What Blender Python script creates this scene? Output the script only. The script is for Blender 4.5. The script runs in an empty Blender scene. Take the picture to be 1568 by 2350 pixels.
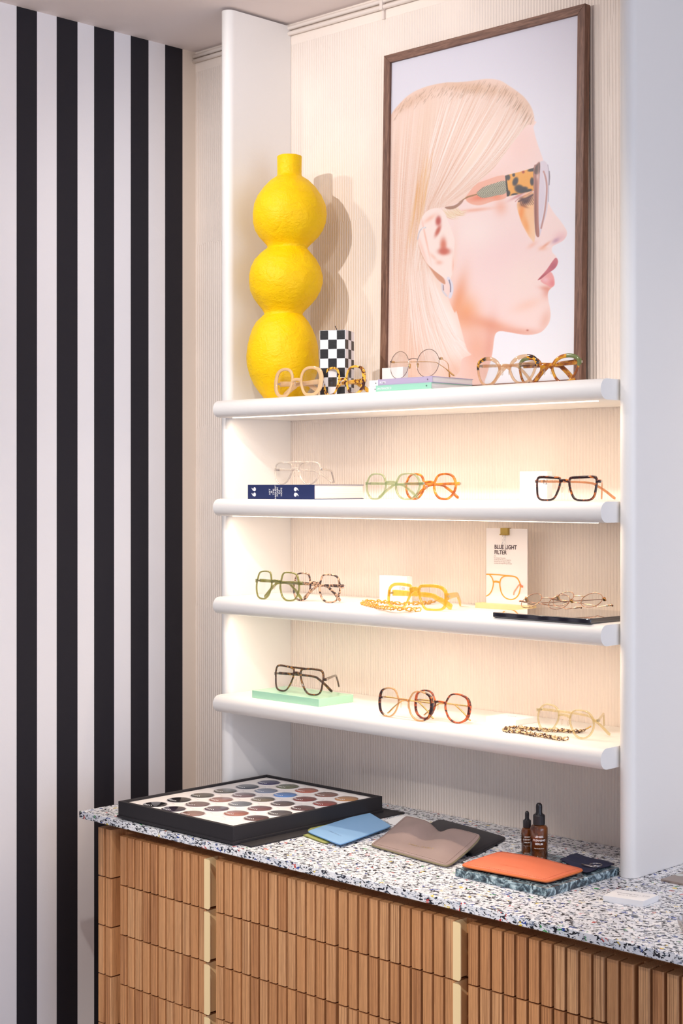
import bpy, bmesh, math, random
import numpy as np
from mathutils import Vector, Matrix
random.seed(7); rng = np.random.RandomState(5)
C = bpy.context.scene.collection
D = bpy.data
# ------------------------------------------------------------------ camera model
CZ = 1.57                      # eye height
FPX = 3606.0; CX = 784.0; HV = 1119.0
AZ = math.radians(44.3)
FX, FY = -math.sin(AZ), math.cos(AZ)
RX, RY = math.cos(AZ), math.sin(AZ)
def hdir(u):
    t = (u-CX)/FPX
    return FX+RX*t, FY+RY*t
def at_y(u, y, v=None):
    a, b = hdir(u); Z = y/b
    return Vector((a*Z, y, CZ+((HV-v)/FPX*Z if v is not None else 0)))
def at_x(u, x, v=None):
    a, b = hdir(u); Z = x/a
    return Vector((x, b*Z, CZ+((HV-v)/FPX*Z if v is not None else 0)))
def at_z(u, v, z):
    Z = (z-CZ)*FPX/(HV-v); a, b = hdir(u)
    return Vector((a*Z, b*Z, z))
def proj(x, y, z):
    Z = x*FX+y*FY
    return CX+FPX*(x*RX+y*RY)/Z, HV-FPX*(z-CZ)/Z
# ------------------------------------------------------------------ materials
def lin(c):
    return tuple((x/255/12.92 if x/255 <= .04045 else ((x/255+.055)/1.055)**2.4) for x in c)
class NT:
    def __init__(s, name):
        s.m = D.materials.new(name); s.m.use_nodes = True; s.t = s.m.node_tree
        s.b = s.t.nodes['Principled BSDF']; s.out = s.t.nodes['Material Output']
    def n(s, typ, **kw):
        o = s.t.nodes.new(typ)
        for k, v in kw.items():
            if k in o.inputs.keys() if False else False: pass
            setattr(o, k, v)
        return o
    def l(s, a, b): s.t.links.new(a, b)
    def math(s, op, a, b=None, c=None, clamp=False):
        o = s.n('ShaderNodeMath', operation=op, use_clamp=clamp)
        for i, v in enumerate((a, b, c)):
            if v is None: continue
            if isinstance(v, (int, float)): o.inputs[i].default_value = v
            else: s.l(v, o.inputs[i])
        return o.outputs[0]
    def mix(s, f, a, b, bt='MIX'):
        o = s.n('ShaderNodeMix', data_type='RGBA', blend_type=bt)
        for i, v in ((0, f), (6, a), (7, b)):
            if isinstance(v, (int, float)): o.inputs[i].default_value = v
            elif isinstance(v, tuple): o.inputs[i].default_value = (*v, 1) if len(v) == 3 else v
            else: s.l(v, o.inputs[i])
        return o.outputs[2]
    def ramp(s, f, stops, interp='LINEAR'):
        o = s.n('ShaderNodeValToRGB'); cr = o.color_ramp; cr.interpolation = interp
        while len(cr.elements) < len(stops): cr.elements.new(.5)
        for e, (p, c) in zip(cr.elements, stops):
            e.position = p; e.color = (*c, 1) if not isinstance(c, (int, float)) else (c, c, c, 1)
        s.l(f, o.inputs[0]); return o.outputs[0]
    def coord(s, which='Object'):
        return s.n('ShaderNodeTexCoord').outputs[which]
    def pos(s): return s.n('ShaderNodeNewGeometry').outputs['Position']
    def mapping(s, v, scale=(1, 1, 1), rot=(0, 0, 0)):
        o = s.n('ShaderNodeMapping'); o.inputs['Scale'].default_value = scale; o.inputs['Rotation'].default_value = rot
        s.l(v, o.inputs['Vector']); return o.outputs[0]
    def noise(s, v, scale, detail=2, rough=.5, dist=0, out=0):
        o = s.n('ShaderNodeTexNoise'); s.l(v, o.inputs['Vector'])
        o.inputs['Scale'].default_value = scale; o.inputs['Detail'].default_value = detail
        o.inputs['Roughness'].default_value = rough; o.inputs['Distortion'].default_value = dist
        return o.outputs[out]
    def voro(s, v, scale, out='Color', rnd=1):
        o = s.n('ShaderNodeTexVoronoi'); s.l(v, o.inputs['Vector']); o.inputs['Scale'].default_value = scale
        o.inputs['Randomness'].default_value = rnd; return o.outputs[out]
    def sep(s, v):
        o = s.n('ShaderNodeSeparateXYZ'); s.l(v, o.inputs[0]); return o.outputs
    def comb(s, x, y, z):
        o = s.n('ShaderNodeCombineXYZ')
        for i, v in enumerate((x, y, z)):
            if isinstance(v, (int, float)): o.inputs[i].default_value = v
            else: s.l(v, o.inputs[i])
        return o.outputs[0]
    def bump(s, h, strength=.5, dist=.002):
        o = s.n('ShaderNodeBump'); o.inputs['Strength'].default_value = strength; o.inputs['Distance'].default_value = dist
        s.l(h, o.inputs['Height']); s.l(o.outputs[0], s.b.inputs['Normal']); return o.outputs[0]
    def base(s, v):
        if isinstance(v, tuple): s.b.inputs['Base Color'].default_value = (*v, 1)
        else: s.l(v, s.b.inputs['Base Color'])
    def set(s, **k):
        for a, v in k.items(): s.b.inputs[a.replace('_', ' ')].default_value = v
        return s
    def see_through(s, amount, tint=(1, 1, 1)):
        t = s.n('ShaderNodeBsdfTransparent'); t.inputs[0].default_value = (*tint, 1)
        m = s.n('ShaderNodeMixShader')
        if isinstance(amount, (int, float)): m.inputs[0].default_value = amount
        else: s.l(amount, m.inputs[0])
        s.l(s.b.outputs[0], m.inputs[1]); s.l(t.outputs[0], m.inputs[2]); s.l(m.outputs[0], s.out.inputs['Surface'])
MC = {}
def plain(name, col, rough=.5, metal=0, grain=0, spec=.5, bumpd=0, bscale=400):
    if name in MC: return MC[name]
    k = NT(name); c = lin(col); k.set(Roughness=rough, Metallic=metal)
    k.b.inputs['Specular IOR Level'].default_value = spec
    v = k.coord()
    if grain:
        n = k.noise(v, 60, 3)
        k.base(k.mix(k.math('MULTIPLY', n, grain), c, tuple(x*.72 for x in c)))
    else:
        k.base(c)
    if bumpd: k.bump(k.noise(v, bscale, 2), .5, bumpd)
    MC[name] = k.m; return k.m
def tortoise(name, base, dark, scale=70, cut=.5, soft=.08, mid=None, clear=0):
    if name in MC: return MC[name]
    k = NT(name); v = k.mapping(k.coord(), (1, 1, 1.25))
    n = k.noise(v, scale, 2, .55, .6)
    b, d = lin(base), lin(dark); m = lin(mid) if mid else tuple((x+y)/2 for x, y in zip(b, d))
    f = k.ramp(n, [(cut-soft, b), (cut, m), (cut+soft, d)])
    k.base(f); k.set(Roughness=.12); k.b.inputs['Coat Weight'].default_value = .5
    if clear: k.see_through(clear, (1, .9, .75))
    MC[name] = k.m; return k.m
def crystal(name, col, amount=.6, tint=None):
    if name in MC: return MC[name]
    k = NT(name); k.base(lin(col)); k.set(Roughness=.08); k.b.inputs['Coat Weight'].default_value = .6
    fr = k.n('ShaderNodeLayerWeight'); fr.inputs[0].default_value = .35
    a = k.math('SUBTRACT', amount, k.math('MULTIPLY', fr.outputs['Facing'], amount*.38))
    k.see_through(a, tuple(min(1, x**.3) for x in lin(tint or col)))
    g = k.n('ShaderNodeBsdfGlossy'); g.inputs['Roughness'].default_value = .08
    mx = k.n('ShaderNodeMixShader'); k.l(k.math('ADD', k.math('MULTIPLY', fr.outputs['Facing'], .3), .05), mx.inputs[0])
    k.l(k.out.inputs['Surface'].links[0].from_socket, mx.inputs[1]); k.l(g.outputs[0], mx.inputs[2]); k.l(mx.outputs[0], k.out.inputs['Surface'])
    MC[name] = k.m; return k.m
def lens_mat():
    if 'lens' in MC: return MC['lens']
    k = NT('demo_lens'); k.base(lin((250, 245, 245))); k.set(Roughness=.03)
    g = k.n('ShaderNodeBsdfGlossy'); g.inputs['Roughness'].default_value = .03
    fr = k.n('ShaderNodeLayerWeight'); fr.inputs[0].default_value = .3; fac = k.math('ADD', k.math('MULTIPLY', fr.outputs['Facing'], .12), .025)
    t = k.n('ShaderNodeBsdfTransparent'); t.inputs[0].default_value = (.985, .985, .985, 1)
    m = k.n('ShaderNodeMixShader'); k.l(fac, m.inputs[0]); k.l(t.outputs[0], m.inputs[1]); k.l(g.outputs[0], m.inputs[2])
    k.l(m.outputs[0], k.out.inputs['Surface']); MC['lens'] = k.m; return k.m
GOLD = plain('gold_metal', (226, 186, 120), .22, 1)
SILVER = plain('steel_metal', (205, 200, 198), .25, 1)
INK = plain('dark_print', (45, 30, 38), .6)
WHITEINK = plain('white_print', (250, 250, 250), .6)

# ------------------------------------------------------------------ mesh helpers
def link(name, me, mats, parent=None):
    o = D.objects.new(name, me); C.objects.link(o)
    if not isinstance(mats, (list, tuple)): mats = [mats]
    for m in mats: me.materials.append(m)
    if parent: o.parent = parent
    return o
def mk(name, V, F, mats, parent=None, smooth=False, auto=None, mi=None):
    me = D.meshes.new(name); me.from_pydata([tuple(v) for v in V], [], F); me.update()
    o = link(name, me, mats, parent)
    if mi is not None: me.polygons.foreach_set('material_index', mi)
    if smooth:
        me.polygons.foreach_set('use_smooth', [True]*len(me.polygons))
        if auto:
            me.set_sharp_from_angle(angle=math.radians(auto))
    return o
class MB:
    def __init__(s): s.V = []; s.F = []; s.I = []
    def add(s, V, F, i=0):
        n = len(s.V); s.V += [tuple(v) for v in V]; s.F += [tuple(a+n for a in f) for f in F]; s.I += [i]*len(F)
    def box(s, x0, x1, y0, y1, z0, z1, i=0):
        s.add([(x0,y0,z0),(x1,y0,z0),(x1,y1,z0),(x0,y1,z0),(x0,y0,z1),(x1,y0,z1),(x1,y1,z1),(x0,y1,z1)],
              [(3,2,1,0),(4,5,6,7),(0,1,5,4),(1,2,6,5),(2,3,7,6),(3,0,4,7)], i)
    def prism(s, poly, z0, z1, i=0):          # poly ccw in xy
        n = len(poly)
        s.add([(p[0],p[1],z0) for p in poly]+[(p[0],p[1],z1) for p in poly],
              [tuple(range(n-1,-1,-1)), tuple(range(n,2*n))]+[(k,(k+1)%n,n+(k+1)%n,n+k) for k in range(n)], i)
    def rings(s, R, closed_ring=True, caps=True, loop=False, i=0):
        n = len(R[0]); V = [p for r in R for p in r]; F = []
        m = len(R)
        for a in range(m if loop else m-1):
            b = (a+1) % m
            for k in range(n if closed_ring else n-1):
                k2 = (k+1) % n
                F.append((a*n+k, a*n+k2, b*n+k2, b*n+k))
        if caps and not loop:
            F.append(tuple(range(n-1,-1,-1))); F.append(tuple((m-1)*n+k for k in range(n)))
        s.add(V, F, i)
    def lathe(s, prof, c=(0,0,0), n=32, i=0, offs=None):
        R = []
        for j, (r, z) in enumerate(prof):
            ox, oy = offs[j] if offs else (0, 0)
            R.append([(c[0]+ox+r*math.cos(2*math.pi*k/n), c[1]+oy+r*math.sin(2*math.pi*k/n), c[2]+z) for k in range(n)])
        s.rings(R, i=i)
    def tube(s, pts, r, n=8, loop=False, i=0, prof=None, up=Vector((0,0,1))):
        P = [Vector(p) for p in pts]; R = []; m = len(P)
        for j in range(m):
            a = P[(j-1) % m] if (loop or j > 0) else P[j]
            b = P[(j+1) % m] if (loop or j < m-1) else P[j]
            t = (b-a).normalized(); side = t.cross(up)
            if side.length < 1e-4: side = t.cross(Vector((0,1,0)))
            side.normalize(); u2 = side.cross(t).normalized()
            rr = r[j] if isinstance(r, (list, tuple)) else r
            if prof:
                pf = prof(j) if callable(prof) else prof
                R.append([P[j]+side*x+u2*y for x, y in pf])
            else:
                R.append([P[j]+side*rr*math.cos(2*math.pi*k/n)+u2*rr*math.sin(2*math.pi*k/n) for k in range(n)])
        s.rings(R, loop=loop, i=i)
    def build(s, name, mats, parent=None, smooth=False, auto=None, bevel=0):
        o = mk(name, s.V, s.F, mats, parent, smooth, auto, s.I)
        bm = bmesh.new(); bm.from_mesh(o.data); bmesh.ops.recalc_face_normals(bm, faces=bm.faces); bm.to_mesh(o.data); bm.free()
        if bevel:
            b = o.modifiers.new('bevel', 'BEVEL'); b.width = bevel; b.segments = 3; b.limit_method = 'ANGLE'
            o.data.polygons.foreach_set('use_smooth', [True]*len(o.data.polygons)); o.data.set_sharp_from_angle(angle=math.radians(40))
        return o
def tag(o, label=None, cat=None, group=None, kind=None):
    if label: o['label'] = label
    if cat: o['category'] = cat
    if group: o['group'] = group
    if kind: o['kind'] = kind
    return o
def struct(o): o['kind'] = 'structure'; return o
def empty(name, loc, rz=0, label=None, cat=None, group=None):
    o = D.objects.new(name, None); C.objects.link(o); o.location = loc; o.rotation_euler = (0, 0, rz)
    o.empty_display_size = .05
    return tag(o, label, cat, group)
def rrect(w, h, r, k=2):
    P = []
    for cx, cy, a0 in ((w-r, h-r, 0), (-w+r, h-r, 90), (-w+r, -h+r, 180), (w-r, -h+r, 270)):
        for j in range(k+1):
            a = math.radians(a0+90*j/k); P.append((cx+r*math.cos(a), cy+r*math.sin(a)))
    return P
def text(name, s, size, mat, fn, parent=None, align='LEFT', spacing=1.0, bold=0, line=1.0, sx=1.0):
    cu = D.curves.new('t', 'FONT'); cu.body = s; cu.size = size; cu.align_x = align; cu.space_character = spacing
    cu.space_line = line; cu.offset = bold*size; cu.resolution_u = 3
    o = D.objects.new('t', cu); C.objects.link(o)
    dg = bpy.context.evaluated_depsgraph_get(); dg.update()
    me = D.meshes.new_from_object(o.evaluated_get(dg)); D.objects.remove(o)
    for v in me.vertices: v.co = fn(v.co.x*sx, v.co.y)
    me.name = name
    me.materials.clear()
    return link(name, me, mat, parent)
def crom(P, n=8, closed=True):
    P = [np.array(p, float) for p in P]; m = len(P); out = []
    for i in range(m if closed else m-1):
        g = lambda k: P[k % m] if closed else P[min(max(k, 0), m-1)]
        a, b, c, d = g(i-1), g(i), g(i+1), g(i+2)
        for j in range(n):
            t = j/n
            out.append(.5*((2*b)+(-a+c)*t+(2*a-5*b+4*c-d)*t*t+(-a+3*b-3*c+d)*t**3))
    if not closed: out.append(P[-1])
    return out
def resample(P, n):
    P = np.array(P); Q = np.vstack([P, P[:1]]); L = np.r_[0, np.cumsum(np.linalg.norm(np.diff(Q, axis=0), axis=1))]
    s = np.linspace(0, L[-1], n, endpoint=False)
    return np.stack([np.interp(s, L, Q[:, k]) for k in range(Q.shape[1])], 1)

# ------------------------------------------------------------------ dimensions
XL, XR = -2.5638, -1.5564      # inner faces of the upright panels
YF, YN, YW = 2.2294, 2.292, 2.4638
NR = .0164; TH = .0365
SZ = [CZ+.1694-.2117*k for k in range(4)]
STOP = [z+TH/2 for z in SZ]
XW = -2.8959; ZC = CZ+1.0483
ZT = CZ-.6723                  # worktop surface
YC = 1.9564; XC = -2.672

# ------------------------------------------------------------------ setting
def wall_paint(name, col):
    k = NT(name); k.base(lin(col)); k.set(Roughness=.75)
    k.bump(k.noise(k.pos(), 260, 3), .25, .0006); return k.m
M_WHITE = wall_paint('white_wall_paint', (246, 242, 243))
M_BLACK = wall_paint('black_wall_paint', (24, 20, 30))
M_CREAM = wall_paint('cream_wall_paint', (240, 226, 212))
M_CEIL = wall_paint('ceiling_paint', (244, 232, 228))
# combed plaster
k = NT('combed_plaster'); P = k.pos(); sx, sy, sz = k.sep(P)
brk = k.noise(k.comb(k.math('MULTIPLY', sx, 1.0), 0, k.math('MULTIPLY', sz, .5)), 3.2, 3, .6)
wob = k.noise(k.comb(k.math('MULTIPLY', sx, 1.6), 0, k.math('MULTIPLY', sz, 1.0)), 2.6, 2, .4)
jag = k.noise(k.comb(sx, 0, sz), 22, 2, .6)
jag2 = k.math('MULTIPLY', jag, .09)
wn = k.n('ShaderNodeTexWhiteNoise', noise_dimensions='2D'); k.l(k.comb(k.math('FLOOR', k.math('ADD', k.math('MULTIPLY', sx, 3.1), k.math('MULTIPLY', brk, .5))), k.math('FLOOR', k.math('ADD', k.math('MULTIPLY', sz, 2.3), jag2)), 0), wn.inputs['Vector'])
cz = wn.outputs['Value']
ph = k.math('ADD', k.math('MULTIPLY', sx, 2*math.pi/.0072), k.math('MULTIPLY', wob, 5.0))
ph = k.math('ADD', ph, k.math('MULTIPLY', cz, 6.28))
w = k.math('SINE', ph)
w = k.math('POWER', k.math('ADD', k.math('MULTIPLY', w, .5), .5), .6)
msk = k.math('LESS_THAN', sz, CZ+1.0)
amp = k.ramp(k.noise(k.comb(sx, 0, sz), 5, 3, .6), [(.32, .45), (.5, 1.0)])
h = k.math('MULTIPLY', k.math('MULTIPLY', w, msk), amp)
rag = k.noise(k.comb(k.math('MULTIPLY', sx, 3), 0, sz), 60, 3, .7)
h = k.math('ADD', h, k.math('MULTIPLY', k.ramp(rag, [(.62, 0), (.72, 1)]), .3))
k.bump(h, .7, .0022)
k.base(lin((251, 238, 226))); k.set(Roughness=.8)
M_COMB = k.m
b = MB(); b.box(XW-.1, 2.4, YW, YW+.1, 0, ZC+.05); struct(b.build('wall_back', M_COMB))
# striped wall, one mesh whose faces carry the painted stripes
edges = [38, 85, 130, 178, 216, 262, 300, 341, 379, 419]
ys = [at_x(u, XW).y for u in edges]
per = (ys[9]-ys[1])/4; wd = .52*per
yy = [-1.2]; start = ys[0]
ext = []
s0 = ys[0]
while s0-per > -1.1: s0 -= per; ext += [s0, s0+wd]
full = sorted([-1.2]+ext+ys+[YW])
b = MB(); mats = [M_WHITE, M_BLACK, M_CREAM]
for i in range(len(full)-1):
    mi = 1 if i % 2 == 1 else 0
    if i == len(full)-2: mi = 2
    b.add([(XW, full[i], 0), (XW, full[i+1], 0), (XW, full[i+1], ZC), (XW, full[i], ZC)], [(0, 1, 2, 3)], mi)
b.box(XW-.1, XW-.002, -1.2, YW, 0, ZC, 0)
struct(b.build('wall_left', mats))
b = MB(); b.box(XW-.1, 2.4, -1.2, YW+.1, ZC, ZC+.1); struct(b.build('ceiling', M_CEIL))
k = NT('floor_concrete'); k.base(k.ramp(k.noise(k.pos(), 4, 5), [(.3, lin((150, 138, 128))), (.7, lin((176, 165, 155)))])); k.set(Roughness=.4); k.bump(k.noise(k.pos(), 90, 3), .2, .001)
b = MB(); b.box(XW-.1, 2.4, -1.2, YW+.1, -.1, 0); struct(b.build('floor', k.m))
# painted cable pipes under the ceiling
M_PIPE = plain('painted_pipe', (240, 228, 218), .55)
rt = empty('cable_pipe', (XW, YW, ZC-.02), 0, 'pair of thin cream painted pipes clipped along the wall just under the ceiling', 'pipe')
for j, zz in enumerate((.008, -.004)):
    b = MB(); pts = [(x, -.0065, zz+.0012*math.sin(x*5+j)) for x in np.linspace(.0, 3.0, 40)]
    b.tube(pts, .0048, 10); b.build('pipe', M_PIPE, rt, True)
for x in (.262, .62, 1.3, 2.0):
    b = MB(); b.box(x-.004, x+.004, -.0125, -.0003, -.0115, .0165); b.box(x-.003, x+.003, -.006, -.0003, -.03, -.0115)
    b.build('clip', M_PIPE, rt, bevel=.001)

# ------------------------------------------------------------------ shelving unit
M_SH = wall_paint('white_lacquer', (243, 239, 234)); M_SH.node_tree.nodes['Principled BSDF'].inputs['Roughness'].default_value = .45
def nose_panel(xc, z0, z1, name, lab):
    b = MB(); poly = []
    for j in range(13):
        a = math.pi + math.pi*j/12
        poly.append((xc+NR*math.cos(a), YN+NR*math.sin(a)))
    poly += [(xc+NR, YW-.001), (xc-NR, YW-.001)]
    b.prism(poly, z0, z1); o = b.build(name, M_SH, None, True, 35)
    return tag(o, lab, 'shelf side panel')
nose_panel(XL-NR, ZT+.0006, ZC-.006, 'shelf_side_panel', 'tall white round-edged side panel behind the yellow vase, left end of the shelves')
nose_panel(XR+NR, ZT+.0006, ZC-.006, 'shelf_side_panel', 'tall white round-edged side panel at the right end of the shelves, tinted blue by daylight')
k = NT('led_strip'); k.b.inputs['Emission Color'].default_value = (1, .86, .66, 1); k.b.inputs['Emission Strength'].default_value = 3.0; M_LED = k.m
labs = ['topmost white shelf with rounded front, carrying the yellow vase and the framed portrait',
        'white round-fronted shelf carrying the dark blue book, second from top',
        'white round-fronted shelf carrying the orange-glasses display card, third from top',
        'lowest white round-fronted shelf, carrying the mint green block']
for i, z in enumerate(SZ):
    rt = empty('wall_shelf', ((XL+XR)/2, YF, z), 0, labs[i], 'shelf', 'white shelves between the side panels')
    L = (XR-XL)/2-.0006; r = TH/2; prof = []
    for j in range(13):
        a = math.pi/2+math.pi*j/12
        prof.append((r+r*1.0*math.cos(a), r*math.sin(a)))
    prof += [(YW-YF-.001, -r), (YW-YF-.001, r)]
    b = MB(); b.rings([[(-L, p, q) for p, q in prof], [(L, p, q) for p, q in prof]])
    b.build('board', M_SH, rt, True, 35)
    if i < 3:
        b = MB(); b.box(-L+.03, L-.03, .030, .037, -r-.0015, -r); b.build('led_strip', M_LED, rt)

# ------------------------------------------------------------------ worktop
k = NT('recycled_plastic_terrazzo'); P = k.pos()
V1 = k.mapping(P, (1, 1.25, 2.0), (0, 0, -.5))
f1 = k.noise(V1, 128, 2.5, .6, .6)
vc = k.voro(k.mapping(P, (1, 1, 1)), 120, 'Color'); cr, cg, cb = k.sep(vc)
dark = k.ramp(cr, [(0, lin((20, 22, 34))), (.45, lin((38, 42, 58))), (.62, lin((70, 84, 96))), (.72, lin((40, 70, 150))), (.80, lin((120, 130, 150))), (.895, lin((205, 60, 50))), (.915, lin((60, 150, 80))), (.935, lin((235, 205, 70))), (.955, lin((30, 30, 44)))], 'CONSTANT')
mask = k.ramp(f1, [(.534, 0), (.556, 1)])
f2 = k.noise(k.mapping(P, (1, 1.3, 2)), 150, 2, .6, .5)
m2 = k.ramp(f2, [(.63, 0), (.66, 1)])
soft = k.ramp(k.noise(P, 60, 3), [(.35, lin((226, 228, 234))), (.6, lin((248, 247, 248)))])
c1 = k.mix(m2, soft, lin((160, 172, 186))); c1 = k.mix(mask, c1, dark)
k.base(c1); k.set(Roughness=.38); M_TERR = k.m
b = MB(); b.box(XC, .35, YC, YW-.001, ZT-.0145, ZT); o = b.build('worktop', M_TERR, bevel=.0012)
tag(o, 'long white worktop speckled with black, blue and coloured plastic chips over the wooden drawers', 'worktop')

# ------------------------------------------------------------------ drawers
k = NT('plywood_ribs'); P = k.pos(); sx, sy, sz = k.sep(P)
PIT = .0246; ROWH = .1007; YR = 1.971; ZR = CZ-.7121
mm_ = k.math('ADD', sx, 2.5535+.0008); im = k.math('FLOOR', k.math('DIVIDE', mm_, .6215))
loc_ = k.math('SUBTRACT', mm_, k.math('MULTIPLY', im, .6215)); stp = k.math('MULTIPLY', k.math('LESS_THAN', mm_, 0), .007)
cell = k.comb(k.math('ADD', k.math('FLOOR', k.math('DIVIDE', loc_, PIT)), k.math('MULTIPLY', im, 50)), k.math('FLOOR', k.math('DIVIDE', k.math('SUBTRACT', k.math('SUBTRACT', sz, stp), ZR+.0045), ROWH)), 0)
wn = k.n('ShaderNodeTexWhiteNoise', noise_dimensions='3D'); k.l(cell, wn.inputs['Vector'])
cw = wn.outputs['Value']
lines = k.noise(k.comb(k.math('MULTIPLY', sx, 60), k.math('MULTIPLY', sy, 60), k.math('ADD', k.math('MULTIPLY', sz, .35), k.math('MULTIPLY', cw, 30))), 14, 2, .6)
fine = k.noise(k.comb(k.math('MULTIPLY', sx, 8), k.math('MULTIPLY', sy, 8), k.math('MULTIPLY', sz, .22)), 170, 2, .6)
basec = k.ramp(cw, [(0, lin((198, 138, 90))), (.5, lin((214, 154, 102))), (1, lin((226, 172, 122)))])
ln = k.ramp(lines, [(.46, 0), (.6, 1)])
str_ = k.math('MULTIPLY', ln, k.ramp(cw, [(0, .85), (.5, .3), (1, .7)]))
c1 = k.mix(str_, basec, lin((134, 84, 48)))
c1 = k.mix(k.ramp(fine, [(.45, 0), (.75, .4)]), c1, lin((120, 74, 42)))
k.base(c1); k.set(Roughness=.5); k.bump(ln, .2, .0004); M_PLY = k.m
M_HAN = plain('cream_enamel', (250, 222, 170), .4)
def ribs(b, x0, n, zt, zb, last=0, skip=-1, y=YR, dep=.028, w=.0197):
    for i in range(n):
        if i == skip: continue
        xa = x0+i*PIT; ww = w+(last if i == n-1 else 0); c = .0018
        poly = [(xa, y+dep), (xa, y+c), (xa+c, y), (xa+ww-c, y), (xa+ww, y+c), (xa+ww, y+dep)]
        b.prism(poly, zb, zt)
MW = .6215
def drawer_unit(x0, lab, stile=False):
    rt = empty('drawer_unit', (x0, YR, 0), 0, lab, 'drawer cabinet', 'ribbed plywood drawer cabinets')
    def shift(o): o.parent = rt; o.matrix_parent_inverse = Matrix.Translation(-rt.location); return o
    b = MB(); xe = x0+MW-.002
    b.box(x0-(.0722 if stile else 0), x0+MW, YR+.045, YW-.01, .09, ZT-.015)
    b.box(x0-(.05 if stile else 0), x0+MW, YR+.09, YW-.02, .0, .09)
    shift(b.build('carcass', M_PLY))
    for r in range(7):
        zt = ZR+.004-r*ROWH; zb = zt-ROWH+.003
        b = MB(); ribs(b, x0, 25, zt, zb, .0035, 11)
        b.box(x0, xe, YR+.028, YR+.044, zb, zt-.0005)
        d = shift(b.build('drawer_front', M_PLY))
        hx = x0+.2690; c = .005; fw = .0160; yh = YR-.006
        h = MB()
        z0, z1 = zb+.002, zt-.001
        poly = [(0, z0)]+[(fw-c+c*math.sin(math.radians(a)), z0+c-c*math.cos(math.radians(a))) for a in (0, 30, 60, 90)] + \
               [(fw-c+c*math.cos(math.radians(a)), z1-c+c*math.sin(math.radians(a))) for a in (0, 30, 60, 90)]+[(0, z1)]
        n = len(poly)
        h.add([(hx+p, yh, q) for p, q in poly]+[(hx+p, yh+.0016, q) for p, q in poly],
              [tuple(range(n)), tuple(range(2*n-1, n-1, -1))]+[(i, n+i, n+(i+1) % n, (i+1) % n) for i in range(n)])
        h.box(hx, hx+.0016, yh+.0016, YR+.0275, z0, z1)
        o = h.build('handle', M_HAN); o.parent = d
        tag(o, 'cream metal pull handle')
        if stile:
            b = MB(); ribs(b, x0-.0732, 2, zt+.007, zb+.007)
            b.box(x0-.0732, x0-.0285, YR+.028, YR+.044, zb+.007, zt+.007)
            b.box(x0-.0285, x0-.002, YR+.036, YR+.044, zb, zt)
            shift(b.build('end_strip', M_PLY))
    return rt
drawer_unit(-2.5535, 'ribbed plywood drawer cabinet at the left end of the worktop, under the black lens tray', True)
drawer_unit(-2.5535+MW, 'ribbed plywood drawer cabinet in the middle, below the taupe pouch and marble slab')
drawer_unit(-2.5535+2*MW, 'ribbed plywood drawer cabinet at the right edge, below the white box of cards')

# ------------------------------------------------------------------ yellow vase
k = NT('yellow_papier_mache'); v = k.coord()
n1 = k.noise(v, 26, 4, .62, .8); n2 = k.noise(k.mapping(v, (1, 1, 1.6)), 75, 3, .65, 1.2)
k.base(k.mix(k.ramp(n1, [(.4, 0), (.7, .35)]), lin((255, 208, 0)), lin((248, 188, 0)))); k.set(Roughness=.5); k.b.inputs['Specular IOR Level'].default_value = .3
k.bump(k.math('ADD', n1, k.math('MULTIPLY', n2, .5)), .8, .0045); M_YEL = k.m
vy = 2.335
def vpt(u, v): p = at_y(u, vy, v); return p
base = at_y(651, vy); rt = empty('vase', (base.x, vy, STOP[0]), 0, 'tall yellow papier-mache vase of three stacked balls with a narrow neck on the top shelf', 'vase')
prof = [(906, 650, 40), (925, 650, 44)]
rows = [(358, 666, 26.5), (360, 666, 28.5), (380, 666, 28), (400, 666, 28), (405, 666, 29), (408, 666, 34), (416, 666.5, 46), (430, 667, 60), (450, 667, 74), (470, 667, 82), (492, 667, 85), (512, 667, 83.5), (530, 666, 77.5), (545, 665, 68), (556, 664, 57), (564, 663, 49), (569, 661.5, 46), (573, 659, 48), (582, 657, 58), (597, 656, 71), (615, 655.5, 80), (635, 655, 84.5), (650, 655, 84.5), (668, 654.5, 81), (686, 654, 72), (700, 653, 61), (712, 652, 50), (719, 651, 45), (723, 650.5, 44), (728, 650, 49), (740, 649, 60), (756, 649, 69), (775, 649, 76), (795, 649, 81), (820, 649, 83), (842, 650, 82), (865, 650, 76), (885, 650.5, 67), (902, 651, 56), (915, 651, 46), (921, 651, 40)]
Zb = base.x*FX+vy*FY; ppm = FPX/Zb
zz = [(HV-r[0])/ppm+CZ-STOP[0] for r in rows]; sh = zz[-1]
rowsR = []
for (vv, uu, rr), z in zip(rows, zz):
    z = max(0.0, (z-sh)*(zz[0])/(zz[0]-sh)); off = (uu-651)/ppm
    rowsR.append((rr/ppm, z, off*.9))
rowsR = rowsR[::-1]
b = MB(); N = 72; R = []
for j, (r, z, off) in enumerate(rowsR):
    ring = []
    for q in range(N):
        a = 2*math.pi*q/N
        d = 1+.012*math.sin(3*a+z*22)+.008*math.sin(7*a-z*40)+.006*math.sin(11*a+z*90)
        ring.append((off*RX+r*d*math.cos(a), off*RY+r*d*math.sin(a), z))
    R.append(ring)
b.rings(R)
o = b.build('body', M_YEL, rt, True, 60)
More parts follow.
